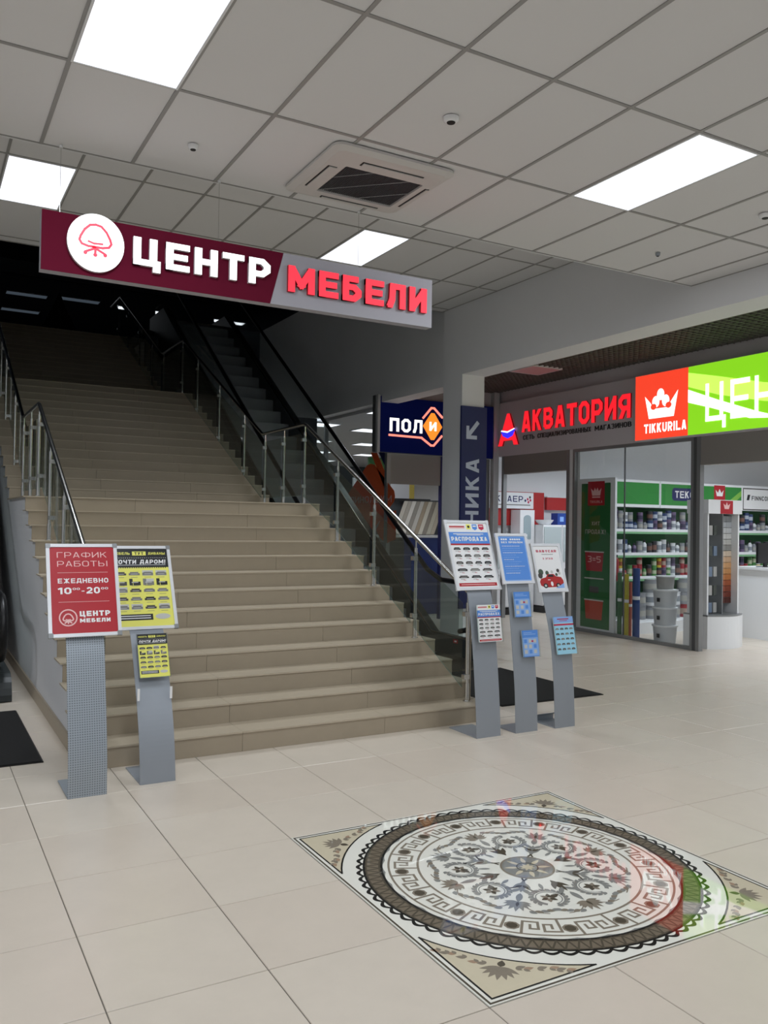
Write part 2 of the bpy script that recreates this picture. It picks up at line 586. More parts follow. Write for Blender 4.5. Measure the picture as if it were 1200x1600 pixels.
def ceiling(name, x_lines, y_lines, z, skip, part_rng, label):
    c = MB()
    c.box(x_lines[0], x_lines[-1], y_lines[0], y_lines[-1], z + .06, z + .12, plaster_d)
    root = struct(name, c)
    root['label'] = label
    grid = MB()
    for x in x_lines:
        grid.box(x - .012, x + .012, y_lines[0], y_lines[-1], z, z + .02, tbar_m)
    for y in y_lines:
        grid.box(x_lines[0], x_lines[-1], y - .012, y + .012, z + .0005, z + .02, tbar_m)
    g = grid.build('ceiling_grid', root)
    far = MB()
    cache = {}
    for i in range(len(x_lines) - 1):
        for j in range(len(y_lines) - 1):
            if (i, j) in skip:
                continue
            x, y = x_lines[i], y_lines[j]
            w, d = x_lines[i + 1] - x, y_lines[j + 1] - y
            if x > part_rng[0] - .7 and y > part_rng[1] - 1.3:
                k = (round(w, 3), round(d, 3))
                if k not in cache:
                    t = MB(); t.box(.008, w - .008, .008, d - .008, .006, .02, tile_c)
                    cache[k] = t.mesh('ceiling_tile')
                o = bpy.data.objects.new('ceiling_tile', cache[k])
                COL.objects.link(o); o.parent = root; o.location = (x, y, z)
            else:
                far.box(x + .008, x + w - .008, y + .008, y + d - .008, z + .006, z + .02, tile_c)
    if far.v:
        o = far.build('ceiling_tiling', root); o['kind'] = 'stuff'
    return root


def light_panel(cx0, cy0, w, d, z, label, mat=None, group=None, name='ceiling_light', watt=0, spread=150):
    t = thing(name, label, 'ceiling light', (cx0 + w / 2, cy0 + d / 2, z), group)
    f = MB()
    b = .018
    for a in ((cx0 + .004, cx0 + b, cy0 + .004, cy0 + d - .004), (cx0 + w - b, cx0 + w - .004, cy0 + .004, cy0 + d - .004),
              (cx0 + b, cx0 + w - b, cy0 + .004, cy0 + b), (cx0 + b, cx0 + w - b, cy0 + d - b, cy0 + d - .004)):
        f.box(a[0], a[1], a[2], a[3], z - .006, z + .03, white_p)
    f.build('frame', t)
    l = MB(); l.box(cx0 + b, cx0 + w - b, cy0 + b, cy0 + d - b, z - .003, z + .012, mat or light_e)
    l.build('diffuser', t)
    if watt:
        ld = bpy.data.lights.new('panel_lamp', 'AREA')
        ld.shape = 'RECTANGLE'; ld.size = w - .05; ld.size_y = d - .05
        ld.energy = watt; ld.color = (.87, .93, 1.0); ld.spread = math.radians(spread)
        lo = bpy.data.objects.new('panel_lamp', ld)
        COL.objects.link(lo); lo.parent = t; lo.location = (0, 0, -.008)
    return t


xl = [-6 + 0.0] + [0.079 + .6 * k for k in range(-10, 11)] + [X_WALL]
yl = [-9.0] + [-1.78 + 1.2 * k for k in range(-6, 2)] + [0.6]
xs_i = {round(x, 3): i for i, x in enumerate(xl)}
ys_i = {round(y, 3): i for i, y in enumerate(yl)}


def cell(x, y):
    return (xs_i[round(x, 3)], ys_i[round(y, 3)])


low_lights = [(0.079, -1.78, 'bright white ceiling panel above the furniture sign, nearest of the lower ceiling'),
              (3.679, -1.78, 'bright white ceiling panel beside the wall with the green shop sign'),
              (-3.521, -1.78, 'white ceiling panel far over the dark side passage'),
              (0.079, -5.38, 'white ceiling panel over the entrance, out of view'),
              (3.679, -5.38, 'white ceiling panel over the entrance by the shop, out of view'),
              (-3.521, -5.38, 'white ceiling panel over the entrance corner, out of view')]
ac_cell = cell(0.079 + 1.8, -0.58)
ac_cell2 = cell(0.079 + 2.4, -0.58)
ceiling('ceiling', xl, yl, ZL, {cell(a, b) for a, b, _ in low_lights}, (-1.8, -4.2), 'suspended tiled ceiling of the front hall')
for a, b, l in low_lights:
    light_panel(a, b, .6, 1.2, ZL, l, watt=PANEL_W, spread=180)

xu = [-6] + [0.05 + .6 * k for k in range(-10, 11)] + [X_WALL]
yu = [.6, 1.52, 2.72, 3.92, 5.12, 5.3]
xs_i = {round(x, 3): i for i, x in enumerate(xu)}
ys_i = {round(y, 3): i for i, y in enumerate(yu)}
up_lights = [(-3.55, 2.72, 'panel added out of view in the raised ceiling over the side passage to brighten the pillar'),  # extra unseen panel, stronger than its neighbours, to brighten pillar and beam
             (0.05, 2.72, 'bright panel in the raised ceiling behind the logo end of the hanging sign'),
             (3.65, 2.72, 'bright panel in the raised ceiling behind the grey end of the hanging sign')]
ceiling('ceiling', xu, yu, ZU, {cell(a, b) for a, b, _ in up_lights}, (-1.3, 0), 'raised tiled ceiling over the stairs')
for a, b, l in up_lights:
    light_panel(a, b, .6, 1.2, ZU, l, upper_e, watt=UPPER_W * (1.6 if a < -1 else 1), spread=108 if a > -1 else 170)

# ================================================================== WALLS OF THE HALL
mb = MB(); mb.box(-6, X_WALL, .6, .72, ZL + .06, ZU + .1, plaster); mb.box(-6, X_WALL, .6, .615, ZL, ZU + .1, plaster)
struct('wall_bulkhead', mb)
mb = MB(); mb.box(-6.2, -6, -9, 29, 0, 9.8, plaster); struct('wall_left', mb)
mb = MB(); mb.box(-6, 16, -9.2, -9, 0, 4.6, plaster); struct('wall_front', mb)
# beam along the right side: z 3.93 up to the ceilings
mb = MB(); mb.box(X_WALL, 6.80, -9, 5.25, 3.93, 5.1, plaster)
struct('beam_right', mb)
# column at its end
mb = MB(); mb.box(X_WALL, 6.78, 4.75, 5.25, 0.0, 3.93, plaster)
col_o = struct('pillar', mb)
# wall above the side hall beyond the column, with its lower trim strip
mb = MB(); mb.box(6.46, 6.62, 5.25, 9.6, 4.0, 9.7, plaster); mb.box(6.46, 6.62, 9.6, 13.3, 4.0, 6.2, plaster); mb.box(6.46, 6.62, 13.3, 15.6, 3.8, 6.2, navy_d)
struct('wall_right', mb)
mb = MB(); mb.box(6.62, 9.4, 9.4, 9.6, 6.2, 9.7, navy_d); mb.box(9.3, 9.5, 9.6, 29, 6.0, 9.7, navy_d); struct('wall_upper_side', mb)
mb = MB(); mb.box(6.42, 6.75, 5.25, 12.4, 3.82, 4.0, plaster); struct('trim_1', mb)
Z2 = 6.15
mb = MB(); mb.box(-6, 6.46, 15.64, 29, Z2 - .3, Z2, brown_d); mb.box(3.95, 6.46, 14.3, 15.64, Z2 - .3, Z2, brown_d); mb.box(6.62, 9.4, 9.6, 15.64, Z2 - .2, Z2, brown_d); mb.box(6.46, 9.4, 15.64, 29, Z2 - .3, Z2, brown_d)
struct('floor_upper', mb)
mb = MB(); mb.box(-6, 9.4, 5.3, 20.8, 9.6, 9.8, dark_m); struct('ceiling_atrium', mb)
mb = MB(); mb.box(-6, 6.5, 5.18, 5.3, ZU + .1, 9.7, navy_d); struct('wall_atrium', mb)
mb = MB(); mb.box(-6, 9.4, 20.7, 29, 8.7, 8.9, navy_d); mb.box(-6, 9.4, 20.6, 20.75, 8.7, 9.6, dark_m); mb.box(-6, 9.4, 20.5, 20.62, 8.7, 9.08, M('slate_trim', '5a626c', rough=.7))
struct('ceiling_upper', mb)
mb = MB(); mb.box(-6, 9.4, 28.9, 29.1, 6.0, 9.7, navy_d); struct('wall_back', mb)
mb = MB(); mb.box(-6, 0.38, 9.9, 10.05, 0, 6.15, navy_d); struct('wall_under_stairs', mb)
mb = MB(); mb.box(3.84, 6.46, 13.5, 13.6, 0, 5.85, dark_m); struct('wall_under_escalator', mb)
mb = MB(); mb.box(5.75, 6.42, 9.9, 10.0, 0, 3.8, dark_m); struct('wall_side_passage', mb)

for k, (x, y) in enumerate([(1.75, 22.6), (1.8, 24.9), (3.3, 22.4), (7.3, 24.5)]):
    light_panel(x, y, 1.2, .4, 8.7 - .02, ['dim strip light upstairs, upper one of the left two', 'dim strip light upstairs, lower one of the left two', 'dim strip light upstairs just under the round logo', 'dim strip light upstairs above the top of the escalator'][k], dim_e, 'dim lights upstairs', 'strip_light', watt=5, spread=180)

# dark fir tree on the upper floor
FX, FY = 2.5, 17.0
t = thing('fir_tree', 'dark cone-shaped fir tree on the upper floor above the stairs', 'tree', (FX, FY, Z2))
p = MB(); p.lathe(FX, FY, [(.16, 0), (.2, .14), (.17, .14), (.15, .12)], black_r, 14, Z2); p.build('pot', t)
p = MB(); p.tube([(FX, FY, Z2 + .1), (FX, FY, Z2 + 1.1)], .025, brown_d, 8); p.build('trunk', t)
p = MB()
fir = M('dark_needles', '0d1413', rough=.9)
for k in range(300):
    f = k / 300
    z = Z2 + .25 + .95 * f
    R = .50 * (1 - f) + .03
    a = k * 2.399
    w = .07
    c0 = Vector((FX, FY, z + .08)); c1 = Vector((FX + R * math.cos(a), FY + R * math.sin(a), z - .09))
    s_v = Vector((-math.sin(a), math.cos(a), 0)) * w
    p.add([c0, c1 - s_v, c1 + Vector((0, 0, -.05)), c1 + s_v], [(0, 1, 2), (0, 2, 3)], fir)
p.build('foliage', t)

# ================================================================== STAIRCASE
SX0, SX1 = 0.39, 3.83
RISE, RUN, Y1 = .15, .30, .549
LAND = 1.407
N1, N2, N3 = 13, 27, 41
t = thing('staircase', 'wide beige tiled staircase with a landing, rising behind the poster stands', 'staircase', (2.1, .55, 0))
stair = t


def y_riser(n):
    return Y1 + (n - 1) * RUN + (LAND if n > N1 else 0) + (LAND if n > N2 else 0)


body = MB()
# solid core as one stepped block per step (keeps faces convex)
for n in range(1, N3 + 1):
    ya = y_riser(n) + .012
    yb = y_riser(n + 1) + .012 if n < N3 else y_riser(n) + .3
    body.box(SX0 + .035, SX1 - .012, ya, yb, 0, n * RISE - .012, plaster)
body.build('core', t)
splits = [SX0, 1.555, 2.77, SX1]
for n in range(1, N3 + 1):
    y = y_riser(n)
    z = n * RISE
    ynext = y_riser(n + 1) if n < N3 else y + .3
    sp = splits if n % 2 else [SX0, 0.99, 2.19, 3.39, SX1]
    sp = splits
    for a, b in zip(sp[:-1], sp[1:]):
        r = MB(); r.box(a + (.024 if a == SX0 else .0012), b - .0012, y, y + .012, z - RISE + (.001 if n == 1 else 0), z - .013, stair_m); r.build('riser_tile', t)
        d = ynext - y
        nt_ = 3 if n in (N1, N2) else 1
        for k in range(nt_):
            ya, yb = y - .008 + (d + .008) * k / nt_, y - .008 + (d + .008) * (k + 1) / nt_
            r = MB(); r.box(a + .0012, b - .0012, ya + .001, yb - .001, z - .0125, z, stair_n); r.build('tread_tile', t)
sk = MB(); sk.prism([(Y1 + .3, 0), (15.5, 0), (15.5, .12), (Y1 + .3, .12)], SX0 + .02, SX0 + .035, stair_m)
sk.box(SX0 + .02, SX0 + .035, Y1 + .012, Y1 + .3, 0, .138, stair_m)
sk.build('skirting', t)
sk = MB(); sk.prism([(Y1 + .3, 0), (15.5, 0), (15.5, .12), (Y1 + .3, .12)], SX1 - .012, SX1 + .006, stair_m)
sk.build('skirting', t)


def railing(X, label, inner, posts_l, end_y=.62):
    t = thing('stair_railing', label, 'railing', (X, .7, .15))
    h = MB()
    def zt(y):
        if y < 4.3:
            return 2.95 - (4.3 - y) * .508
        if y < 5.8:
            return 2.955
        if y < 9.92:
            return 2.955 + (y - 5.8) * .508
        if y < 11.4:
            return 5.048
        return 5.048 + (min(y, 15.5) - 11.4) * .508
    path = [(X, end_y, zt(end_y)), (X, 2.5, zt(2.5)), (X, 4.27, zt(4.27)), (X, 4.33, 2.955), (X, 5.78, 2.955), (X, 5.83, 2.972), (X, 7.5, zt(7.5)), (X, 9.88, zt(9.88)), (X, 9.95, 5.048), (X, 11.38, 5.048), (X, 11.45, zt(11.45)), (X, 13.5, zt(13.5)), (X, 15.5, zt(15.5)), (X, 16.6, zt(15.5))]
    h.tube(path, .021, steel, 14)
    h.build('handrail', t)
    for y, base in posts_l:
        p = MB()
        top = zt(y)
        p.tube([(X, y, base), (X, y, base + .16)], .021, steel, 12)
        p.tube([(X, y, base + .16), (X, y, top - .10)], .016, steel, 12)
        p.tube([(X, y, top - .10), (X, y, top - .02)], .008, steel, 8)
        p.lathe(X, y, [(.035, 0), (.035, .008), (.02, .012)], steel, 14, base)
        for zz in (base + .22, top - .2):
            p.box(X - .045 if inner > 0 else X - .012, X + .012 if inner > 0 else X + .045, y - .022, y + .022, zz - .02, zz + .02, steel)
        p.build('post', t)
    # glass panels between neighbouring posts
    gx = X - .035 * inner
    for (ya, ba), (yb, bb) in zip(posts_l[:-1], posts_l[1:]):
        g = MB()
        ya2, yb2 = ya + .03, yb - .03
        lo = lambda y: ((y - .549) * .53 + .175) if y < 4.2 else (2.05 if y < 5.8 else (2.05 + (y - 5.75) * .5 if y < 9.9 else (4.15 if y < 11.4 else 4.15 + (y - 11.35) * .5)))
        topf = lambda y: zt(y) - .12
        if ya < 20:
            g.prism([(ya2, lo(ya2)), (yb2, min(lo(yb2), topf(yb2) - .3)), (yb2, topf(yb2)), (ya2, topf(ya2))], gx - .004, gx + .004, glass_t)
            g.build('glass_panel', t)
            e_ = MB(); e_.tube([(gx, ya2, lo(ya2)), (gx, yb2, min(lo(yb2), topf(yb2) - .3))], .0022, M('glass_edge_glint', '8fa39b', rough=.2), 6)  # pale rod paints the glint along the lower glass edge
            e_.build('glass_edge_glint', t)
    return t


posts = [(.705, .15), (1.60, .60), (2.46, 1.05), (3.36, 1.5), (4.32, 1.95), (5.0, 1.95), (5.69, 1.95), (6.55, 2.25), (7.75, 2.85), (8.98, 3.45), (9.95, 4.05), (11.3, 4.05), (12.24, 4.5), (13.4, 5.1), (14.6, 5.7), (15.6, 6.15)]
rt = railing(3.69, 'steel and glass railing on the escalator side of the stairs', 1, posts)
# doubled end post
p = MB(); p.tube([(3.735, .74, .15), (3.735, .74, 1.0)], .018, steel_d, 12); p.build('post', rt)
posts_l = [(1.60, .60), (2.46, 1.05), (3.36, 1.5), (4.25, 1.95), (4.95, 1.95), (5.69, 1.95), (6.75, 2.25), (8.1, 3.0), (8.98, 3.45), (9.95, 4.05), (11.3, 4.05), (12.24, 4.5), (13.4, 5.1), (14.6, 5.7), (15.6, 6.15)]
railing(.55, 'steel and glass railing on the passage side of the stairs behind the red poster', -1, [(.705, .15)] + posts_l)

# ================================================================== ESCALATORS
SL = .69


def escalator(x0, x1, label):
    t = thing('escalator', label, 'escalator', ((x0 + x1) / 2, 2.7, 0))
    nose = lambda y: 0.0 if y < 4.2 else min(6.15, SL * (y - 4.2))
    ytop = 4.2 + 6.15 / SL
    panel = M('escalator_panel', '2c3132', rough=.45, metal=.0)
    blk = M('escalator_black', '15181b', rough=.3)
    for s, xs in ((-1, x0), (1, x1)):
        # balustrade deck box (side cladding)
        a, b = (xs, xs + .16) if s < 0 else (xs - .16, xs)
        p = MB()
        seg = [(3.3, .01, .25), (4.2, .01, .26), (5.5, .01, nose(5.5) + .26), (ytop, SL * (ytop - 5.5), 6.41), (ytop + 1.2, SL * (ytop - 5.5), 6.41)]
        for (ya, la, ha), (yb, lb, hb) in zip(seg[:-1], seg[1:]):
            p.prism([(ya, la), (yb, lb), (yb, hb), (ya, ha)], a, b, panel)
        # rounded front end
        p.prism([(3.3, .01)] + [(3.3 - .22 * math.sin(k * math.pi / 12), .25 * math.cos(k * math.pi / 12) if k < 6 else .01) for k in range(0, 7)][::-1], a, b, panel)
        p.build('side_panel', t)
        # steel strip on the deck edge
        p = MB(); xm = (a + b) / 2
        p.tube([(xm + s * -.05, 3.25, .255), (xm + s * -.05, 4.2, .27), (xm + s * -.05, ytop, 6.43)], .012, steel_d, 6)
        p.build('deck_strip', t)
        # glass
        g = MB()
        gp = [(3.4, .25), (4.2, .26), (ytop, 6.41), (ytop + 1.0, 6.41)]
        gt = [(3.4, .93), (4.25, .93), (ytop, 7.08), (ytop + 1.0, 7.08)]
        for k in range(3):
            g.prism([gp[k], gp[k + 1], gt[k + 1], gt[k]], xm - .005, xm + .005, glass_c)
        g.build('glass_balustrade', t)
        # handrail loop
        h = MB()
        path = [(xm, 3.6, .33), (xm, 3.42, .37)]
        for k in range(0, 9):
            an = -math.pi / 2 - k * math.pi / 8
            path.append((xm, 3.4 + .3 * math.cos(an) * 1.0, .66 + .3 * math.sin(an)))
        path += [(xm, 3.7, .965), (xm, 4.05, .97), (xm, 4.4, 1.09), (xm, 7, 1.0 + SL * 2.77), (xm, ytop - .1, 7.09), (xm, ytop + .25, 7.16), (xm, ytop + 1.0, 7.16)]
        h.tube(path, .034, black_r, 12)
        h.build('handrail', t)
    # floor plate and steps
    p = MB(); p.box(x0 + .16, x1 - .16, 2.7, 3.9, .004, .02, steel_d); p.box(x0 + .16, x1 - .16, ytop - .05, ytop + 1.2, 6.14, 6.165, steel_d)
    p.build('floor_plate', t)
    st = MB()
    w0, w1 = x0 + .17, x1 - .17
    st.box(w0, w1, 0, .41, -.03, 0, blk)
    st.box(w0, w1, 0, .02, -.28, -.03, blk)
    stp = M('escalator_step_metal', '8a9094', rough=.45, metal=.6)
    for k in range(int((w1 - w0) / .04)):
        st.box(w0 + .04 * k + .01, w0 + .04 * k + .03, .0, .40, 0, .006, stp)
    st.box(w0, w1, -.002, 0, -.27, -.0, stp)
    sm = st.mesh('escalator_step', (0, 0, 0))
    y = 4.0
    while y < ytop:
        o = bpy.data.objects.new('escalator_step', sm)
        COL.objects.link(o); o.parent = t
        z = max(.02, SL * (y - 4.2) + .1)
        o.location = (-t.location.x, y - t.location.y, min(z, 6.14) - t.location.z)
        y += .4
    # underside truss cover
    p = MB(); p.prism([(3.9, .0), (5.4, 0.0), (ytop, SL * (ytop - 5.5)), (ytop, 5.8), (4.6, 0.1)], x0 + .161, x1 - .161, panel)
    p.build('truss_cover', t)
    return t


e1 = escalator(4.12, 5.68, 'black escalator rising between the stairs and the white pillar')
# small red warning sticker on the inner side of the far balustrade
s = MB(); sh = Sheet(s, (5.515, 3.62, .235), (0, -1, 0), (0, 0, -1), (-1, 0, 0))
sh.rect(0, 0, .11, .05, red_p, 0); sh.rect(.03, .015, .08, .035, white_t, 1)
s.build('warning_sticker', e1)
escalator(-1.35, .22, 'black escalator at the passage side of the stairs, only its edge showing')


def floor_mat(x0, x1, y0, y1, label):
    m_ = MB(); m_.box(x0, x1, y0, y1, .0, .012, mat_m)
    m_.box(x0 - .01, x0, y0 - .01, y1 + .01, 0, .008, black_r); m_.box(x1, x1 + .01, y0 - .01, y1 + .01, 0, .008, black_r)
    m_.box(x0, x1, y0 - .01, y0, 0, .008, black_r); m_.box(x0, x1, y1, y1 + .01, 0, .008, black_r)
    single('floor_mat', m_, label, 'mat', ((x0 + x1) / 2, (y0 + y1) / 2, 0))


floor_mat(4.28, 5.55, .96, 2.66, 'black mat on the floor behind the three small poster stands')
floor_mat(-1.05, .205, .90, 2.66, 'black mat on the floor beside the red opening hours stand')

# ================================================================== MEDALLION IN THE FLOOR
C0 = (2.1, -2.1)
med = thing('floor_medallion', 'polished square floor medallion with a round Greek key ornament', 'floor medallion', (2.1, -2.1, 0))
m_base = M('medallion_white', 'eceadf', rough=.025, noise=.03, nscale=12)
m_blk = M('medallion_black', '2c2b28', rough=.025)
m_dk = M('medallion_dark_brown', '5a5347', rough=.025)
m_br = M('medallion_taupe', '8c8273', rough=.025, noise=.12, nscale=60)
m_gr = M('medallion_grey', '8d8d88', rough=.025, noise=.15, nscale=60)
m_bg = M('medallion_beige', 'd3c8ae', rough=.025, noise=.04, nscale=20)
m_tan = M('medallion_tan', 'a98f78', rough=.025, noise=.1, nscale=50)
b = MB(); b.box(1.203, 2.997, -2.997, -1.203, -.01, .0006, m_base); b.build('base_slab', med)


def pol(r, a):
    return (C0[0] + r * math.cos(a), C0[1] + r * math.sin(a))


class Flat:
    def __init__(self, z):
        self.mb, self.z = MB(), z

    def poly(self, pts, m, dz=0):
        self.k = (getattr(self, 'k', 0) + 1) % 11
        dz = dz + self.k * .000008
        self.mb.add([(x, y, self.z + dz) for x, y in pts], [tuple(range(len(pts)))], m)

    def ring(self, c, r_in, r_out, m, dz=0, n=120, a0=0, a1=2 * math.pi):
        f0 = (lambda a: r_in) if not callable(r_in) else r_in
        f1 = (lambda a: r_out) if not callable(r_out) else r_out
        for k in range(n):
            a, b_ = a0 + (a1 - a0) * k / n, a0 + (a1 - a0) * (k + 1) / n
            self.poly([(c[0] + f0(a) * math.cos(a), c[1] + f0(a) * math.sin(a)), (c[0] + f1(a) * math.cos(a), c[1] + f1(a) * math.sin(a)),
                       (c[0] + f1(b_) * math.cos(b_), c[1] + f1(b_) * math.sin(b_)), (c[0] + f0(b_) * math.cos(b_), c[1] + f0(b_) * math.sin(b_))], m, dz)

    def leaf(self, x, y, a, L, w, m, dz=0, n=6):
        pts = []
        for k in range(n + 1):
            t = k / n
            pts.append((t * L, w * math.sin(math.pi * t ** .8)))
        pts += [(t[0], -t[1]) for t in pts[-2:0:-1]]
        ca, sa = math.cos(a), math.sin(a)
        self.poly([(x + px * ca - py * sa, y + px * sa + py * ca) for px, py in pts], m, dz)

    def line(self, pts, w, m, dz=0):
        for a, b_ in zip(pts[:-1], pts[1:]):
            dx, dy = b_[0] - a[0], b_[1] - a[1]
            L = math.hypot(dx, dy)
            if L < 1e-6:
                continue
            ex, ey = dx / L * w / 2, dy / L * w / 2
            self.poly([(a[0] - ex - ey, a[1] - ey + ex), (b_[0] + ex - ey, b_[1] + ey + ex), (b_[0] + ex + ey, b_[1] + ey - ex), (a[0] - ex + ey, a[1] - ey - ex)], m, dz)


z0 = .0010
# outer line border
F = Flat(z0)
for q in (.885, ):
    F.line([(C0[0] - q, C0[1] - q), (C0[0] + q, C0[1] - q), (C0[0] + q, C0[1] + q), (C0[0] - q, C0[1] + q), (C0[0] - q, C0[1] - q)], .010, m_dk)
# corner pieces
for sx in (-1, 1):
    for sy in (-1, 1):
        arc = []
        for k in range(13):
            a = math.radians(22.6 + (67.4 - 22.6) * k / 12)
            arc.append((sx * .93 * math.cos(a), sy * .93 * math.sin(a)))
        tri = [(C0[0] + x, C0[1] + y) for x, y in arc] + [(C0[0] + sx * .86, C0[1] + sy * .86)][:1]
        tri = [(C0[0] + arc[0][0], C0[1] + arc[0][1])] + tri[1:-1] + [(C0[0] + sx * .862, C0[1] + sy * .862)]
        full = [(C0[0] + x, C0[1] + y) for x, y in arc]
        corner = (C0[0] + sx * .862, C0[1] + sy * .862)
        for k in range(12):
            F.poly([full[k], full[k + 1], corner], m_bg, 0)
        F.line([corner] + full + [corner], .009, m_blk, .0003)
        # palmette
        ang = math.atan2(sy, sx)
        px, py = C0[0] + sx * .70, C0[1] + sy * .70
        for d in (-1.15, -.75, -.38, 0, .38, .75, 1.15):
            F.leaf(px, py, ang + d, .10 - .012 * abs(d), .014, m_br, .0003)
        F.leaf(px, py, ang + math.pi, .05, .016, m_dk, .0003)
        for s_ in (-1, 1):
            for k in range(6):
                t_ = k / 5
                lx, ly = .735 + .105 * t_, .655 - .175 * t_ + .012 * math.sin(k * 1.7)
                if s_ < 0:
                    lx, ly = ly, lx
                x, y = C0[0] + sx * lx, C0[1] + sy * ly
                da = math.atan2(sy * (-.86 if s_ > 0 else .5), sx * (.5 if s_ > 0 else -.86))
                F.leaf(x, y, da + .35, .045, .012, m_tan if k % 2 else m_br, .0003)
                F.leaf(x, y, da - .5, .03, .009, m_br, .0004)
F.mb.build('corner_ornament', med)

# scalloped edge and dark band
F = Flat(z0)
NS = 72
scal = lambda a: .838 + .022 * abs(math.sin(a * NS / 2))
F.ring(C0, lambda a: scal(a) - .019, scal, m_blk, 0, 720)
F.ring(C0, .812, .826, m_blk)
F.ring(C0, .741, .812, M('medallion_band_brown', '7b7060', rough=.025, noise=.15, nscale=40))
F.ring(C0, .806, .814, m_dk, .0002)
F.ring(C0, .739, .748, m_dk, .0002)
F.ring(C0, .727, .741, m_blk, .0002)
F.ring(C0, .770, .776, m_dk, .0002) if False else None
for k in range(96):
    a = 2 * math.pi * k / 96
    F.line([pol(.741, a), pol(.812, a + math.pi / 96)], .009, m_dk, .0003)
    F.line([pol(.812, a + math.pi / 96), pol(.741, a + 2 * math.pi / 96)], .009, m_dk, .0003)
wav = lambda a: .716 + .010 * abs(math.sin(a * 16))
F.ring(C0, wav, .727, m_gr, .0001, 480)
F.mb.build('outer_band', med)

# Greek key ring
F = Flat(z0)
F.ring(C0, .691, .702, m_br)
F.ring(C0, .544, .556, m_br)
for k in range(16):
    a = math.radians(22.5 * k)
    hexa = [(C0[0] + .635 * math.cos(a) + .036 * math.cos(a + j * math.pi / 4 + math.pi / 8), C0[1] + .635 * math.sin(a) + .036 * math.sin(a + j * math.pi / 4 + math.pi / 8)) for j in range(8)]
    F.poly(hexa, m_br, .0002)
    hexa = [(C0[0] + .635 * math.cos(a) + .026 * math.cos(a + j * math.pi / 4), C0[1] + .635 * math.sin(a) + .026 * math.sin(a + j * math.pi / 4)) for j in range(8)]
    F.poly(hexa, m_dk, .0004)
    # meander between studs; in cell coordinates t 0..1 round, r 0..1 outward
    span = math.radians(22.5)
    R = lambda t, r: pol(.575 + .10 * r, a + span * t)
    for path in ([(.17, 1.2), (.17, .10), (.45, .10), (.45, .72), (.31, .72), (.31, .38)],
                 [(.83, -.2), (.83, .90), (.55, .90), (.55, .28), (.69, .28), (.69, .62)]):
        F.line([R(*q) for q in path], .0125, m_br, .0001)
F.mb.build('key_ring', med)

# centre field: scrolls, sprays and rosette
F = Flat(z0)
def curve(p0, p1, p2, n=9):
    return [((1 - t) ** 2 * p0[0] + 2 * t * (1 - t) * p1[0] + t * t * p2[0], (1 - t) ** 2 * p0[1] + 2 * t * (1 - t) * p1[1] + t * t * p2[1]) for t in [i / n for i in range(n + 1)]]


for k in range(8):
    a = math.radians(22.5 + 45 * k)
    c = pol(.345, a)
    sgn = 1 if k % 2 else -1
    # circular acanthus scroll
    F.ring(c, .058, .078, m_gr, 0, 40, a + sgn * .3, a + sgn * 5.9)
    F.ring(c, .064, .069, m_base, .0002, 40, a + sgn * .5, a + sgn * 4.6)
    F.ring(c, .079, .085, m_tan, .0001, 40, a + sgn * .2, a + sgn * 3.2)
    for j in range(17):
        b_ = a + sgn * (.2 + j * .32)
        F.leaf(c[0] + .074 * math.cos(b_), c[1] + .074 * math.sin(b_), b_ + sgn * 1.0, .034, .011, m_gr, .0003)
    for j in range(6):
        b_ = a + 2 + j * 1.05
        F.leaf(c[0] + .004 * math.cos(b_), c[1] + .004 * math.sin(b_), b_, .040, .012, m_dk if j % 2 else m_br, .0003)
    F.leaf(c[0] + .01, c[1], a + 2.2 * sgn, .058, .015, m_dk, .0005)
    F.line(curve(pol(.145, a - sgn * .32), pol(.23, a - sgn * .55), pol(.285, a - sgn * .14)), .010, m_dk, .0002)
    F.leaf(*pol(.22, a - sgn * .40), a - sgn * 1.1, .05, .011, m_dk, .0004)
    F.leaf(*pol(.19, a), a, .07, .010, m_gr, .0004)
for k in range(8):
    a = math.radians(45 * k)
    big = k % 2 == 1
    c = pol(.405 if big else .42, a)
    for d in (-1.5, -1.15, -.8, -.4, 0, .4, .8, 1.15, 1.5):
        F.leaf(c[0], c[1], a + d, .098 - .024 * abs(d), .013, m_gr if big else m_br, .0004)
    F.leaf(c[0], c[1], a, .05, .008, m_dk, .0006)
    F.leaf(*pol(.31, a), a, .10, .016, m_gr, .0003)
    F.leaf(*pol(.17, a), a, .13, .018, m_gr if big else m_dk, .0003)
    for s_ in (-1, 1):
        F.leaf(*pol(.255, a), a + s_ * .75, .085, .013, m_gr, .0003)
        F.leaf(*pol(.19, a), a + s_ * .55, .085, .013, m_gr if big else m_dk, .0002)
        F.line(curve(pol(.42, a + s_ * .06), pol(.50, a + s_ * .12), pol(.50, a + s_ * .30)), .006, m_br, .0002)
        for j in range(5):
            F.leaf(*pol(.485 - .006 * j, a + s_ * (.12 + .055 * j)), a + s_ * (1.25 + .16 * j), .042, .013, m_br if j % 2 else m_gr, .0004)
F.mb.build('scroll_field', med)
F = Flat(z0 + .0003)
F.ring(C0, 0.0, .135, m_gr, 0, 48)
F.ring(C0, .126, .137, m_br, .0003, 48)
for k in range(16):
    F.leaf(*pol(.045, k * math.pi / 8), k * math.pi / 8, .075, .012, m_bg if k % 2 else m_gr, .0005)
F.ring(C0, .05, .056, m_dk, .0006, 40)
for k in range(8):
    F.leaf(*pol(.0, k * math.pi / 4), k * math.pi / 4, .042, .009, m_bg, .0008)
F.mb.build('centre_rosette', med)


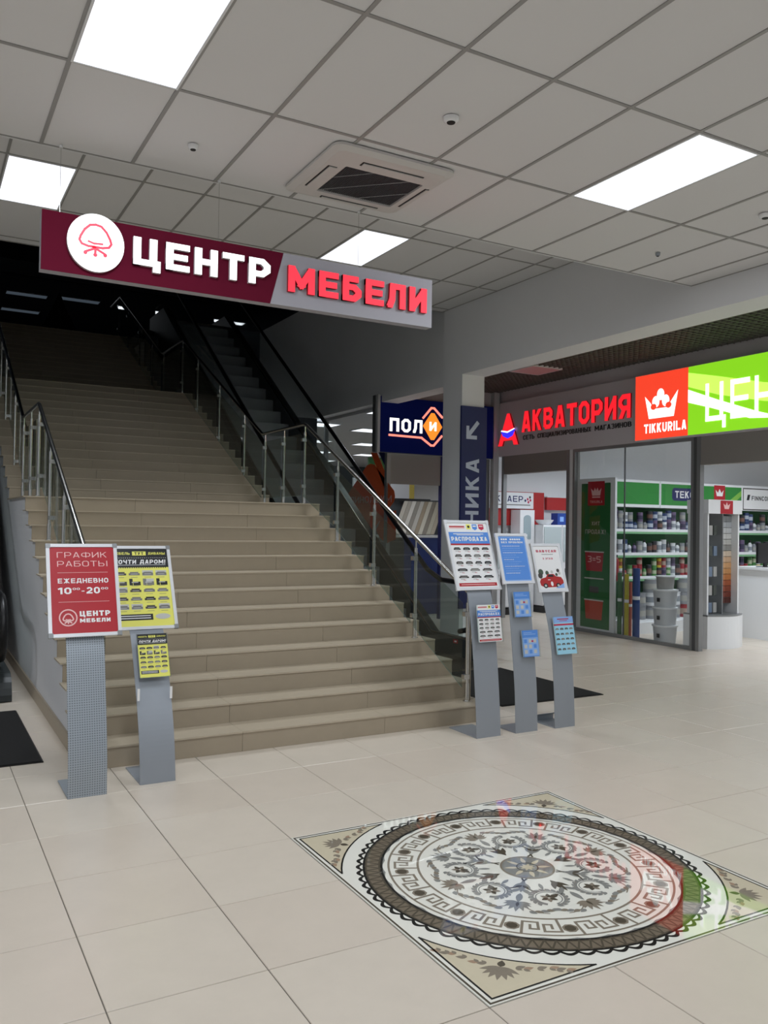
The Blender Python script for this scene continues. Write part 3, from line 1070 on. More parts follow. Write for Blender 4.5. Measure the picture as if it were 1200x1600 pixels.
# ================================================================== POSTER STANDS
def sofa(sh, x, y, w, h, m, layer=3, kind=0):
    if kind == 0:
        sh.rect(x, y + h * .35, x + w, y + h * .85, m, layer)
        sh.rect(x + w * .12, y, x + w * .88, y + h * .5, m, layer)
    elif kind == 1:
        sh.poly([(x, y + h * .3), (x + w * .2, y), (x + w * .8, y), (x + w, y + h * .3), (x + w, y + h * .9), (x, y + h * .9)], m, layer)
    else:
        sh.rect(x, y, x + w * .3, y + h, m, layer)
        sh.rect(x + w * .35, y + h * .45, x + w, y + h, m, layer)
    sh.rect(x + w * .2, y + h * .5, x + w * .8, y + h * .62, lgrey_p, layer + 1)


def poster_hours(sh, W, H):
    sh.rect(0, 0, W, H, red_p, 0)
    L = .11 * W
    sh.text('ГРАФИК', L, .06 * H, W - L, .125 * H, pale_t, 2, bold=-.012)
    sh.text('РАБОТЫ', L, .165 * H, W - L, .23 * H, pale_t, 2, bold=-.012)
    sh.rect(L, .30 * H, W - L, .304 * H, pale_t, 2)
    sh.text('ЕЖЕДНЕВНО', L, .37 * H, W - L, .425 * H, white_t, 2, bold=.02)
    sh.text('10', L, .475 * H, L + .2 * W, .55 * H, white_t, 2, bold=.03)
    sh.text('00', L + .22 * W, .48 * H, L + .33 * W, .505 * H, white_t, 2, bold=.02)
    sh.rect(L + .355 * W, .515 * H, L + .40 * W, .525 * H, white_t, 2)
    sh.text('20', L + .43 * W, .475 * H, L + .64 * W, .55 * H, white_t, 2, bold=.03)
    sh.text('00', L + .66 * W, .48 * H, L + .77 * W, .505 * H, white_t, 2, bold=.02)
    sh.rect(L, .64 * H, W - L, .644 * H, pale_t, 2)
    cx, cy, r = L + .135 * W, .82 * H, .13 * W
    n = 28
    sh.stroke([(cx + r * math.cos(2 * math.pi * k / n), cy + r * math.sin(2 * math.pi * k / n)) for k in range(n)], .008, pale_t, 2, True)
    chair_logo(sh, cx, cy + .01, r * .6, pale_t, .008, 2)
    sh.text('ЦЕНТР', L + .31 * W, .75 * H, W - L, .81 * H, white_t, 2, bold=.045)
    sh.text('МЕБЕЛИ', L + .31 * W, .835 * H, W - L, .88 * H, white_t, 2, bold=.045)


def chair_logo(sh, cx, cy, s, m, w, layer, thick=0.0):
    """rounded shell seat on a swivel base with three castors"""
    pts = [(0, -1.0), (.35, -.93), (.68, -.6), (.92, -.15), (1.0, .12), (.85, .36), (.45, .46), (0, .46), (-.45, .46), (-.85, .36), (-1.0, .12), (-.92, -.15), (-.68, -.6), (-.35, -.93)]
    sh.stroke([(cx + x * s, cy + y * s * 1.0 - .12 * s) for x, y in pts], w, m, layer, True, thick)
    sh.stroke([(cx - .45 * s, cy + .02 * s), (cx - .1 * s, cy + .12 * s), (cx + .45 * s, cy + .08 * s)], w * .8, m, layer, False, thick)
    sh.poly([(cx - .25 * s, cy + .3 * s), (cx + .25 * s, cy + .3 * s), (cx + .1 * s, cy + .5 * s), (cx - .1 * s, cy + .5 * s)], m, layer, thick)
    for dx in (-.62, 0, .62):
        sh.stroke([(cx, cy + .42 * s), (cx + dx * s, cy + (.72 if dx else .8) * s)], w, m, layer, False, thick)
        sh.disc(cx + dx * s, cy + (.78 if dx else .85) * s, .13 * s, .13 * s, m, layer, 12, thick)


def poster_sofas(sh, W, H, seed=1):
    rg = random.Random(seed)
    sh.rect(0, 0, W, H, yellow_p, 0)
    sh.rect(0, 0, W, .245 * H, black_p, 1)
    sh.text('МЕБЕЛЬ', .04 * W, .045 * H, .34 * W, .078 * H, yellow_p, 3, bold=.02)
    sh.rect(.38 * W, .035 * H, .62 * W, .088 * H, yellow_p, 2)
    sh.text('ТУТ', .42 * W, .043 * H, .58 * W, .08 * H, black_p, 4, bold=.03)
    sh.text('ДИВАНЫ', .66 * W, .045 * H, .96 * W, .078 * H, yellow_p, 3, bold=.02)
    for k in range(26):
        sh.rect((.03 + k * .037) * W, .118 * H, (.045 + k * .037) * W, .123 * H, white_t, 3)
    sh.text('ПОЧТИ ДАРОМ!', .05 * W, .145 * H, .95 * W, .20 * H, white_t, 3, bold=.03, slant=.004)
    sh.rect(.05 * W, .212 * H, .95 * W, .217 * H, white_t, 3)
    for k in range(24):
        sh.rect((.04 + k * .039) * W, .245 * H, (.055 + k * .039) * W, .256 * H, black_p, 2)
    ms = [black_p, dgrey_p, grey_p, lgrey_p, dgrey_p, grey_p]
    for r_ in range(5):
        for c in range(4):
            x = (.055 + c * .235) * W
            y = (.285 + r_ * .108) * H
            big = r_ == 1
            m = rg.choice(ms)
            if m is lgrey_p:
                sh.rect(x, y, x + .19 * W, y + .07 * H, lgrey_p, 2)
                m = grey_p
            sofa(sh, x, y + (0 if big else .02 * H), .19 * W, (.085 if big else .05) * H, m, 3, 2 if big else rg.choice((0, 1)))
            sh.rect(x + .03 * W, y + .088 * H, x + .15 * W, y + .092 * H, grey_p, 2)
    sh.rect(.05 * W, .845 * H, .64 * W, .92 * H, black_p, 2)
    sh.rect(.08 * W, .862 * H, .6 * W, .872 * H, white_t, 3); sh.rect(.08 * W, .89 * H, .6 * W, .90 * H, white_t, 3)
    sh.disc(.81 * W, .88 * H, .13 * W, .035 * H, lgrey_p, 3)


def poster_sale(sh, W, H, seed=2):
    rg = random.Random(seed)
    sh.rect(0, 0, W, H, white_t, 0)
    sh.rect(.05 * W, .045 * H, .43 * W, .09 * H, pale_t, 1)
    sh.rect(.05 * W, .05 * H, .43 * W, .068 * H, red_p, 2)
    sh.rect(.48 * W, .02 * H, .59 * W, .10 * H, yellow_p, 2); sh.disc(.535 * W, .06 * H, .03 * W, .02 * H, black_p, 3)
    sh.rect(.63 * W, .02 * H, .75 * W, .09 * H, blue_p, 2); sh.poly([(.63 * W, .09 * H), (.75 * W, .09 * H), (.69 * W, .115 * H)], blue_p, 2)
    sh.rect(.65 * W, .04 * H, .73 * W, .06 * H, white_t, 3)
    sh.rect(.79 * W, .02 * H, .92 * W, .09 * H, magenta_p, 2); sh.poly([(.79 * W, .09 * H), (.92 * W, .09 * H), (.855 * W, .115 * H)], magenta_p, 2)
    sh.rect(.81 * W, .04 * H, .9 * W, .06 * H, pale_t, 3)
    sh.rect(0, .145 * H, W, .325 * H, blue_p, 1)
    sh.rect(.12 * W, .168 * H, .88 * W, .18 * H, white_t, 3); sh.rect(.2 * W, .188 * H, .8 * W, .196 * H, white_t, 3)
    sh.text('РАСПРОДАЖА', .05 * W, .22 * H, .95 * W, .285 * H, white_t, 3, bold=.035)
    sh.rect(0, .325 * H, W, .35 * H, red_p, 2)
    for r_ in range(5):
        for c in range(4 if r_ < 3 else 3):
            w = .17 if r_ < 3 else .24
            x = (.06 + c * (.235 if r_ < 3 else .31)) * W
            y = (.385 + r_ * .108) * H
            sofa(sh, x, y, w * W, .045 * H, rg.choice([black_p, dgrey_p, black_p, grey_p, dgrey_p]), 3, rg.choice((0, 1)))
            sh.rect(x + .03 * W, y + .055 * H, x + .13 * W, y + .06 * H, grey_p, 2)
            sh.rect(x + .10 * W, y + .064 * H, x + .16 * W, y + .070 * H, magenta_p, 2)
    sh.rect(.03 * W, .93 * H, .97 * W, .98 * H, red_p, 2); sh.rect(.08 * W, .95 * H, .92 * W, .96 * H, pale_t, 3)


def poster_blue(sh, W, H):
    sh.rect(0, 0, W, H, blue_l, 0)
    sh.rect(.035 * W, .03 * H, .965 * W, .97 * H, blue_p, 1)
    [sh.rect((.1 + .083 * q) * W, .057 * H, (.1 + .083 * q + .062) * W, .092 * H, white_t if q != 3 else blue_p, 3) for q in range(9)]
    sh.text('БЕЗ ПРОБЛЕМ', .1 * W, .12 * H, .9 * W, .16 * H, white_t, 3, bold=.03)
    rg = random.Random(5)
    for k in range(13):
        y = (.22 + .05 * k) * H
        x = .1 * W
        end = (.45 + .4 * rg.random()) * W if y < .7 * H else .6 * W
        while x < end:
            w = (.03 + .06 * rg.random()) * W
            sh.rect(x, y, x + w, y + .009 * H, blue_l if k % 3 else white_t, 3)
            x += w + .012 * W


def poster_car(sh, W, H):
    sh.rect(0, 0, W, H, white_t, 0)
    sh.text('BABYCAR', .1 * W, .09 * H, .9 * W, .145 * H, magenta_p, 3, bold=.03)
    sh.rect(.3 * W, .185 * H, .75 * W, .197 * H, grey_p, 2)
    sh.text('3 ЭТАЖ', .3 * W, .27 * H, .72 * W, .31 * H, magenta_p, 3, bold=.02)
    leafm = M('print_leaf', '4a5a4c', rough=.4)
    for x, y, r, m in ((.12, .60, .10, leafm), (.08, .68, .09, dgrey_p), (.36, .62, .07, leafm), (.80, .57, .06, dgrey_p), (.84, .63, .05, lgrey_p), (.55, .60, .05, lgrey_p), (.72, .66, .05, leafm)):
        sh.disc(x * W + .02 * W, y * H, r * W, r * W, m, 2, 10)
    car = [(.04, .82), (.10, .75), (.30, .72), (.38, .65), (.62, .645), (.70, .70), (.90, .72), (.97, .80), (.97, .90), (.85, .94), (.2, .95), (.06, .90)]
    sh.poly([(x * W, y * H) for x, y in car], red_w, 3)
    sh.poly([(x * W, y * H) for x, y in [(.36, .71), (.42, .665), (.58, .66), (.62, .71)]], black_p, 4)
    for x in (.24, .74):
        sh.disc(x * W, .91 * H, .09 * W, .055 * H, black_p, 4, 16); sh.disc(x * W, .91 * H, .045 * W, .028 * H, lgrey_p, 5, 12)
    sh.disc(.5 * W, .87 * H, .05 * W, .055 * H, white_t, 5, 12); sh.rect(.36 * W, .77 * H, .46 * W, .785 * H, white_t, 5)
    sh.poly([(.62 * W, .97 * H), (.97 * W, .86 * H), (.97 * W, .97 * H)], blue_l, 4)


def leaflet_print(sh, W, H, style):
    if style == 'sofas':
        poster_sofas(sh, W, H, 4)
    elif style == 'sale':
        poster_sale(sh, W, H, 5)
    elif style == 'blue':
        sh.rect(0, 0, W, H, blue_p, 0); sh.rect(.02 * W, .28 * H, .98 * W, .97 * H, blue_l, 1)
        sh.rect(.1 * W, .08 * H, .62 * W, .11 * H, blue_l, 2); sh.rect(.1 * W, .14 * H, .85 * W, .17 * H, blue_l, 2)
        for c in range(3):
            for r_ in range(3):
                sh.rect((.1 + .29 * c) * W, (.34 + .2 * r_) * H, (.28 + .29 * c) * W, (.48 + .2 * r_) * H, blue_p if (c + r_) % 3 == 0 else lgrey_p, 2)
        sh.disc(.62 * W, .42 * H, .07 * W, .035 * H, magenta_p, 3, 14)
    else:
        sh.rect(0, 0, W, H, cyan_p, 0); sh.rect(0, 0, W, .16 * H, blue_l, 1)
        sh.rect(.2 * W, .05 * H, .78 * W, .075 * H, red_p, 2); sh.rect(.3 * W, .10 * H, .7 * W, .115 * H, red_p, 2)
        sh.rect(0, .19 * H, W, .235 * H, magenta_p, 2)
        for r_ in range(5):
            for c in range(4):
                sofa(sh, (.06 + c * .235) * W, (.3 + r_ * .135) * H, .17 * W, .055 * H, dgrey_p if (r_ + c) % 3 else grey_p, 2, (r_ + c) % 2)


def stand(cx, rz, profile, base_d, top, bot, W, H, printer, label, sheet_m, name='poster_stand', sw=.235, ring=False):
    """built round (0,0,0) facing -y, then moved; top, bot = (y, z) of the board's ends"""
    t = thing(name, label, 'poster stand', (0, 0, 0))
    y0 = profile[0][0]
    p = MB(); p.box(-sw / 2, sw / 2, y0, y0 + base_d, 0, .008, sheet_m)
    if ring:
        p.prism([(y0 + base_d - .01, .008), (y0 + base_d, .008), (y0 + base_d, .05), (y0 + base_d - .05, .07), (y0 + base_d - .05, .066), (y0 + base_d - .012, .046)], -sw / 2, sw / 2, sheet_m)
    p.build('base_plate', t)
    p = MB()
    prof = []
    # smooth the profile with a simple subdivision
    P_ = profile[:]
    for _ in range(3):
        q = [P_[0]]
        for a, b_ in zip(P_[:-1], P_[1:]):
            q += [(.75 * a[0] + .25 * b_[0], .75 * a[1] + .25 * b_[1]), (.25 * a[0] + .75 * b_[0], .25 * a[1] + .75 * b_[1])]
        q.append(P_[-1]); P_ = q
    for (ya, za), (yb, zb) in zip(P_[:-1], P_[1:]):
        p.add([(-sw / 2, ya, za), (sw / 2, ya, za), (sw / 2, yb, zb), (-sw / 2, yb, zb),
               (-sw / 2, ya + .005, za), (sw / 2, ya + .005, za), (sw / 2, yb + .005, zb), (-sw / 2, yb + .005, zb)],
              [(0, 1, 2, 3), (7, 6, 5, 4), (0, 3, 7, 4), (1, 5, 6, 2)], sheet_m, True)
    p.build('curved_sheet', t)
    # board
    T, B = Vector((0, top[0], top[1])), Vector((0, bot[0], bot[1]))
    d = (B - T).normalized()
    n = Vector((1, 0, 0)).cross(d)      # towards -y
    if n.y > 0:
        n = -n
    hgt = (B - T).length
    p = MB()
    sh = Sheet(p, T + Vector((-W / 2, 0, 0)), (1, 0, 0), d, n, .0004)
    fwid = .022
    back = T + Vector((-W / 2, 0, 0))
    def bar(x0, y0_, x1, y1_):
        vs = [sh.P(x, y, h) for x, y, h in [(x0, y0_, -.012), (x1, y0_, -.012), (x1, y1_, -.012), (x0, y1_, -.012), (x0, y0_, .004), (x1, y0_, .004), (x1, y1_, .004), (x0, y1_, .004)]]
        p.add(vs, [(3, 2, 1, 0), (4, 5, 6, 7), (0, 1, 5, 4), (1, 2, 6, 5), (2, 3, 7, 6), (3, 0, 4, 7)], alu_w)
    bar(0, 0, W, fwid); bar(0, hgt - fwid, W, hgt); bar(0, fwid, fwid, hgt - fwid); bar(W - fwid, fwid, W, hgt - fwid)
    for x in (0, W - .026):
        for y in (0, hgt - .026):
            sh2 = (x - .002, y - .002, x + .028, y + .028)
            vs = [sh.P(a, b_, h) for h in (-.014, .006) for a, b_ in ((sh2[0], sh2[1]), (sh2[2], sh2[1]), (sh2[2], sh2[3]), (sh2[0], sh2[3]))]
            p.add(vs, [(3, 2, 1, 0), (4, 5, 6, 7), (0, 1, 5, 4), (1, 2, 6, 5), (2, 3, 7, 6), (3, 0, 4, 7)], alu if cx < 1 else alu_w)
    p.build('snap_frame', t)
    p = MB()
    s1 = Sheet(p, T + Vector((-W / 2 + .008, 0, 0)) + d * .008 - n * .008, (1, 0, 0), d, n)
    s1.poly([(0, 0), (W - .016, 0), (W - .016, hgt - .016), (0, hgt - .016)], grey_st, 0, .005)
    p.build('back_board', t)
    p = MB()
    s2 = Sheet(p, T + Vector((-W / 2 + fwid, 0, 0)) + d * fwid - n * .002, (1, 0, 0), d, n)
    printer(s2, W - 2 * fwid, hgt - 2 * fwid)
    p.build('poster', t)
    # bracket joining sheet and board
    p = MB()
    ps = profile[-1]
    mid = T.lerp(B, .72)
    for x in (-.06, .06):
        p.tube([(x, ps[0] + .003, ps[1] - .02), (x, mid.y + .014, mid.z)], .006, grey_st, 6)
    p.build('bracket', t)
    t.location = (cx, 0, 0)
    t.rotation_euler = (0, 0, rz)
    return t


def leaflet(cx, y, ztop, w, h, style, label, lean=.02, group=None):
    """a stack of leaflets in a clear pocket"""
    t = thing('leaflet_stack', label, 'leaflets', (cx, y, ztop - h), group)
    T, B = Vector((cx, y + lean, ztop)), Vector((cx, y, ztop - h))
    d = (B - T).normalized()
    n = Vector((1, 0, 0)).cross(d)
    if n.y > 0:
        n = -n
    p = MB()
    s_ = Sheet(p, T + Vector((-w / 2, 0, 0)) + n * .0005, (1, 0, 0), d, n)
    s_.poly([(0, 0), (w, 0), (w, h), (0, h)], white_p, 0, .006)
    p.build('paper_stack', t)
    p = MB()
    s_ = Sheet(p, T + Vector((-w / 2, 0, 0)) + n * .0072, (1, 0, 0), d, n, .0003)
    leaflet_print(s_, w, h, style)
    p.build('cover_print', t)
    p = MB()
    s_ = Sheet(p, T + Vector((-w / 2 - .004, 0, 0)) - n * .001, (1, 0, 0), d, n)
    s_.rect(0, h * .0, .004, h + .005, glass_c, 0, .022); s_.rect(w + .004, 0, w + .008, h + .005, glass_c, 0, .022); s_.rect(0, h, w + .008, h + .005, glass_c, 0, .022)
    p.build('pocket', t)
    return t


stand(.354, 0.0, [(-.005, 0), (.0, .25), (.07, .55), (.155, .90), (.20, .985)], .40, (.377, 1.548), (.146, .969), .445, .62, poster_hours, 'grey perforated stand with red opening hours poster', perf_m, sw=.232)
stand(.808, 0.0, [(.075, 0), (.11, .25), (.20, .5), (.40, .90), (.49, .975)], .42, (.75, 1.523), (.46, .955), .449, .62, poster_sofas, 'grey stand with yellow and black furniture poster', grey_st, sw=.23)
stand(3.475, 0.0, [(.082, 0), (.10, .27), (.16, .77), (.225, 1.12), (.265, 1.195)], .40, (.449, 1.750), (.235, 1.178), .45, .61, poster_sale, 'grey stand with white and blue sale poster of sofas', grey_st, sw=.238)
stand(3.861, 0.0, [(.08, 0), (.09, .3), (.125, .6), (.205, 1.15), (.23, 1.235)], .27, (.332, 1.644), (.203, 1.224), .331, .44, poster_blue, 'grey stand with bright blue notice, standing between two other stands', grey_st, sw=.23)
stand(4.266, 0.0, [(.068, 0), (.085, .35), (.13, .74), (.24, 1.08), (.262, 1.155)], .29, (.361, 1.557), (.232, 1.14), .33, .436, poster_car, 'grey stand with white poster of red toy cars', grey_st, sw=.22, ring=True)
leaflet(.815, .215, .935, .20, .30, 'sofas', 'stack of small yellow leaflets in a pocket below the yellow poster', .135)
leaflet(3.51, .125, 1.06, .235, .30, 'sale', 'stack of white and blue sale leaflets below the sale poster', .045)
leaflet(3.862, .15, 1.155, .17, .21, 'blue', 'upper stack of small blue leaflets on the stand with the blue notice', .035)
leaflet(3.92, .105, .835, .17, .22, 'blue', 'lower stack of small blue leaflets on the stand with the blue notice', .035)
leaflet(4.30, .092, .93, .22, .32, 'cyan', 'stack of pale cyan leaflets below the toy car poster', .07)
for x in (.70, .915):
    t_ = MB()
    t_.box(x - .008, x + .008, .19, .192, .52, .60, white_t)
    single('tape_strip', t_, 'white tape strip stuck on the ' + ('one' if x < .8 else 'other') + ' edge of the yellow poster stand', 'tape', (x, .19, .52))

# ================================================================== HANGING SIGN
SGY = .5
maroon = M('sign_maroon', '64142c', rough=.85, spec=.1)
sgrey = M('sign_grey', 'a9a7af', rough=.5)
lit_w = M('letter_white_lit', 'ffffff', emit=1.25)
lit_r = M('letter_red_lit', 'fb3345', emit=.85)
sign = thing('hanging_sign', 'long maroon and grey hanging sign with a chair logo and lit letters', 'sign', (1.61, .55, 3.36))
p = MB()
p.box(.082, 3.135, SGY + .004, SGY + .09, 3.358, 3.757, sgrey)
p.build('box', sign)
p = MB()
s_ = Sheet(p, (.082, SGY, 3.757), (1, 0, 0), (0, 0, -1), (0, -1, 0))
s_.poly([(0, 0), (1.714, 0), (1.612, .399), (0, .399)], maroon, -9, .0036)
p.build('maroon_panel', sign)
p = MB()
s_ = Sheet(p, (.082, SGY, 3.757), (1, 0, 0), (0, 0, -1), (0, -1, 0))
s_.poly([(1.716, 0), (3.053, 0), (3.053, .399), (1.614, .399)], sgrey, -9, .0036)
p.build('grey_panel', sign)
p = MB(); s_ = Sheet(p, (.082, SGY, 3.757), (1, 0, 0), (0, 0, -1), (0, -1, 0))
s_.disc(.342, .176, .186, .196, lit_w, 0, 48, .03)
disc_o = p.build('logo_disc', sign)
lred = M('logo_red', 'e0304f', rough=.4, emit=.5)
p = MB(); s_ = Sheet(p, (.082, SGY - .0312, 3.757), (1, 0, 0), (0, 0, -1), (0, -1, 0))
chair_logo(s_, .338, .170, .104, lred, .016, 0, .002)
o = p.build('chair_emblem', disc_o)


def raised_word(word, x0, x1, y0, y1, m, side, name, tailed='', bold=.055, slant=0.0):
    """each letter its own part, raised from the sign face, with darker sides that do not glow"""
    vs_w = []
    total = 0
    gap = .15
    for ch in word:
        w_ = glyph(ch, .13 + bold * 2.6)[0]
        vs_w.append(w_); total += w_
    total += gap * (len(word) - 1)
    k = (x1 - x0) / total
    x = x0
    for ch, w in zip(word, vs_w):
        p = MB()
        s_ = Sheet(p, (.082, SGY, 3.757), (1, 0, 0), (0, 0, -1), (0, -1, 0))
        s_.text(ch, x, y0, x + w * k, y1, m, 0, bold=bold, thick=.03, res=3)
        p.build('letter', sign)
        x += (w + gap) * k


raised_word('ЦЕНТР', .59, 1.60, .083, .275, lit_w, None, 'letter', bold=.035)
raised_word('МЕБЕЛИ', 1.745, 2.985, .092, .292, lit_r, None, 'letter', bold=.04)
for x in (.20, 1.30, 2.46):
    p = MB(); p.tube([(x, .55, 3.757), (x, .55, ZL)], .0018, steel, 6); p.lathe(x, .55, [(.012, -.015), (.012, 0)], white_s, 10, ZL); p.build('suspension_wire', sign)

# ================================================================== AIR CONDITIONER CASSETTE, DETECTORS
ac = thing('ceiling_air_conditioner', 'square white air conditioner cassette with dark grille in the ceiling', 'air conditioner', (2.24, -.05, ZL))
acw = M('ac_white_plastic', 'cfcecb', rough=.45)
a_x0, a_x1, a_y0, a_y1 = 1.75, 2.70, -.50, .42
p = MB()
def rrect(x0, x1, y0, y1, r, n=6):
    pts = []
    for cx, cy, s in ((x1 - r, y1 - r, 0), (x0 + r, y1 - r, 1), (x0 + r, y0 + r, 2), (x1 - r, y0 + r, 3)):
        for k in range(n + 1):
            a = (s + k / n) * math.pi / 2
            pts.append((cx + r * math.cos(a), cy + r * math.sin(a)))
    return pts
o1 = rrect(a_x0, a_x1, a_y0, a_y1, .07); o2 = rrect(a_x0 + .05, a_x1 - .05, a_y0 + .05, a_y1 - .05, .05)
i1 = rrect(1.95, 2.58, -.235, .26, .012)
nn = len(o1)
vs = [(x, y, ZL - .002) for x, y in o1] + [(x, y, ZL - .02) for x, y in o1] + [(x, y, ZL - .038) for x, y in o2] + [(x, y, ZL - .038) for x, y in i1] + [(x, y, ZL - .015) for x, y in i1]
fs = []
for L_ in range(4):
    for k in range(nn):
        fs.append((L_ * nn + k, L_ * nn + (k + 1) % nn, (L_ + 1) * nn + (k + 1) % nn, (L_ + 1) * nn + k))
p.add(vs, fs, acw)
p.build('casing', ac)
p = MB(); p.box(1.95, 2.58, -.235, .26, ZL - .015, ZL - .004, M('ac_filter_dark', '2b2d2f', rough=.7)); p.build('filter', ac)
g = MB()
gm = M('ac_grille_grey', '4a4c4f', rough=.5)
x = 1.965
while x < 2.58:
    g.box(x, x + .004, -.235, .26, ZL - .026, ZL - .016, gm); x += .0155
y = -.22
while y < .26:
    g.box(1.95, 2.58, y, y + .004, ZL - .024, ZL - .017, gm); y += .0155
g.build('grille', ac)
for (xa, ya, xb, yb) in ((1.955, .0, 2.19, -.23), (1.965, .25, 2.48, -.23), (2.28, .25, 2.575, -.03)):
    p = MB(); p.tube([(xa, ya, ZL - .030), (xb, yb, ZL - .030)], .003, M('ac_light_rib', '9a9b9c', rough=.5), 6)
    p.build('brace', ac)
slot = M('ac_slot_black', '141414', rough=.6)
for (x0, x1, y0, y1) in ((1.835, 1.905, -.19, .21), (2.625, 2.66, -.19, .21), (2.02, 2.51, -.36, -.30), (2.02, 2.51, .32, .355)):
    p = MB(); p.box(x0, x1, y0, y1, ZL - .040, ZL - .036, slot)
    p.box(x0 + .012, x1 - .002, y0 + .012 if y1 - y0 < .1 else y0 + .006, y1 - .002 if y1 - y0 < .1 else y1 - .006, ZL - .046, ZL - .038, acw)
    p.build('air_flap', ac)


def detector(x, y, r, label, name='smoke_detector', dark=False):
    t = thing(name, label, 'detector', (x, y, ZL))
    p = MB(); p.lathe(x, y, [(r * .7, -.030), (r * .92, -.022), (r, -.010), (r, 0)], white_s if not dark else grey_st, 20, ZL); p.build('housing', t)
    p = MB(); p.lathe(x, y, [(r * .5, -.034), (r * .55, -.030)], slot, 14, ZL); p.build('sensor_slot', t)


detector(2.226, -1.124, .05, 'white smoke detector on a ceiling tile near the air conditioner')
detector(5.255, -1.095, .05, 'white smoke detector on the ceiling above the green shop sign')
detector(.965, .082, .035, 'small round ceiling sensor above the hanging sign', 'ceiling_sensor')
detector(5.261, .017, .022, 'small dark ceiling sensor near the beam', 'ceiling_sensor', True)

# ================================================================== SHOP FRONT (plane x = 8.95)
XS = 8.95
# open-cell ceiling in the passage
mb = MB(); mb.box(6.80, 9.1, -9, 7.4, 4.55, 4.65, dark_m); struct('ceiling_passage', mb)
gr = MB()
gmat = M('open_cell_slat', '6d6a66', rough=.5)
x = 6.82
while x < XS:
    gr.box(x, x + .006, -3.2, 7.3, 4.2, 4.24, gmat); x += .0995
y = -3.2
while y < 7.35:
    gr.box(6.80, XS, y, y + .006, 4.2, 4.24, gmat); y += .0995
go = gr.build('open_cell_ceiling')
tag(go, 'dark open-cell grid ceiling over the shop passage', 'ceiling grid')
go['kind'] = 'stuff'
light_panel(7.70, 4.75, .6, .6, 4.195, 'switched-off square ceiling panel in the passage, reflected red light in its colour', off_p)
for y, l in ((-2.6, 'passage panel added out of view beyond the green sign to light the fascia'), (-6.2, 'passage panel added out of view near the entrance to light the fascia')):
    light_panel(7.4, y, .6, 1.2, 4.195, l, watt=17, spread=180)  # added lamps, unseen, that brighten the shop fascia

mb = MB()
mb.box(XS, XS + .16, -9, 7.3, 3.0, 4.0, fascia_m)
mb.box(XS + .06, XS + .16, -9, 7.3, 4.0, 4.6, fascia_m)
struct('wall_shopfront', mb)
mb = MB(); mb.box(6.62, 9.11, 7.35, 7.47, 3.93, 4.6, plaster_d); mb.box(8.83, 8.95, 7.24, 7.35, 0, 4.2, plaster_d)
struct('wall_far', mb)
mb = MB()
mb.box(XS + .01, XS + .15, 5.37, 7.12, 2.665, 3.0, shutter_m)
mb.box(XS + .01, XS + .15, -.4, 2.62, 2.60, 3.0, shutter_m)
struct('trim_2', mb)
win = MB()
for y0_, y1_ in ((7.09, 7.15), (5.30, 5.37), (5.17, 5.215), (2.74, 2.78), (2.62, 2.68), (-.5, -.44), (-3.5, -3.44)):
    win.box(XS, XS + .08, y0_, y1_, 0, 3.0, alu)
win.box(XS + .01, XS + .06, 5.215, 5.30, 0, 3.0, white_p)
win.box(XS, XS + .06, 2.78, 5.17, 0, .05, alu); win.box(XS, XS + .06, 2.78, 5.17, 2.95, 3.0, alu)
win.box(XS + .01, XS + .05, 2.68, 2.74, 0, 3.0, alu_dk)
win.box(XS, XS + .06, -3.44, -.5, 0, .05, alu); win.box(XS, XS + .06, -3.44, -.5, 2.95, 3.0, alu)
win.box(XS + .02, XS + .04, 4.06, 4.075, .05, 2.95, alu_dk)
wo = struct('window_1', win)
p = MB(); p.box(XS + .025, XS + .033, 2.78, 4.06, .05, 2.95, glass_s); p.build('pane', wo)
p = MB(); p.box(XS + .025, XS + .033, 4.075, 5.17, .05, 2.95, glass_s); p.build('pane', wo)
p = MB(); p.box(XS + .025, XS + .033, -3.44, -.5, .05, 2.95, glass_s); p.build('pane', wo)
mb = MB(); mb.box(XS, XS + .15, -9, -3.5, 0, 3.0, plaster); struct('wall_shopfront_end', mb)

# lit box sign: red and green
ob_r = M('lightbox_orange', 'f0432a', emit=1.0)
ob_g = M('lightbox_green', '7cc41e', emit=1.15)
ob_g2 = M('lightbox_pale_green', 'b9e35a', emit=1.3)
ob_w = M('lightbox_white', 'ffffff', emit=1.4)
ls = thing('lightbox_sign', 'lit box sign, orange square with a crown and long green field', 'sign', (XS - .08, 1.8, 3.02))
p = MB(); p.box(XS - .10, XS - .001, -1.2, 3.745, 3.015, 3.985, alu_w); p.build('case', ls)
p = MB(); s_ = Sheet(p, (XS - .1005, 3.74, 3.98), (0, -1, 0), (0, 0, -1), (-1, 0, 0))
s_.rect(0, 0, .985, .96, ob_r, 0, .002)
s_.step = .002
# crown
cr = [(.25, .64), (.18, .30), (.29, .42), (.33, .42), (.40, .36), (.44, .30), (.49, .24), (.54, .30), (.58, .36), (.66, .42), (.70, .42), (.83, .27), (.75, .64)]
s_.poly([(.27, .66), (.19, .32), (.30, .43), (.36, .52), (.49, .52), (.62, .52), (.69, .43), (.81, .29), (.735, .66)], ob_w, 2)
for x_, y_, r_ in ((.49, .32, .085), (.40, .42, .085), (.585, .42, .085)):
    s_.disc(x_, y_, r_ * .8, r_, ob_w, 2)
s_.disc(.36, .49, .055, .045, ob_r, 3); s_.disc(.64, .49, .055, .045, ob_r, 3)
s_.text('TIKKURILA', .18, .735, .96, .87, ob_w, 2, bold=.03)
p.build('orange_field', ls)
p = MB(); s_ = Sheet(p, (XS - .1005, 2.752, 3.98), (0, -1, 0), (0, 0, -1), (-1, 0, 0), .002)
s_.rect(0, 0, 3.94, .96, ob_g, 0, .002)
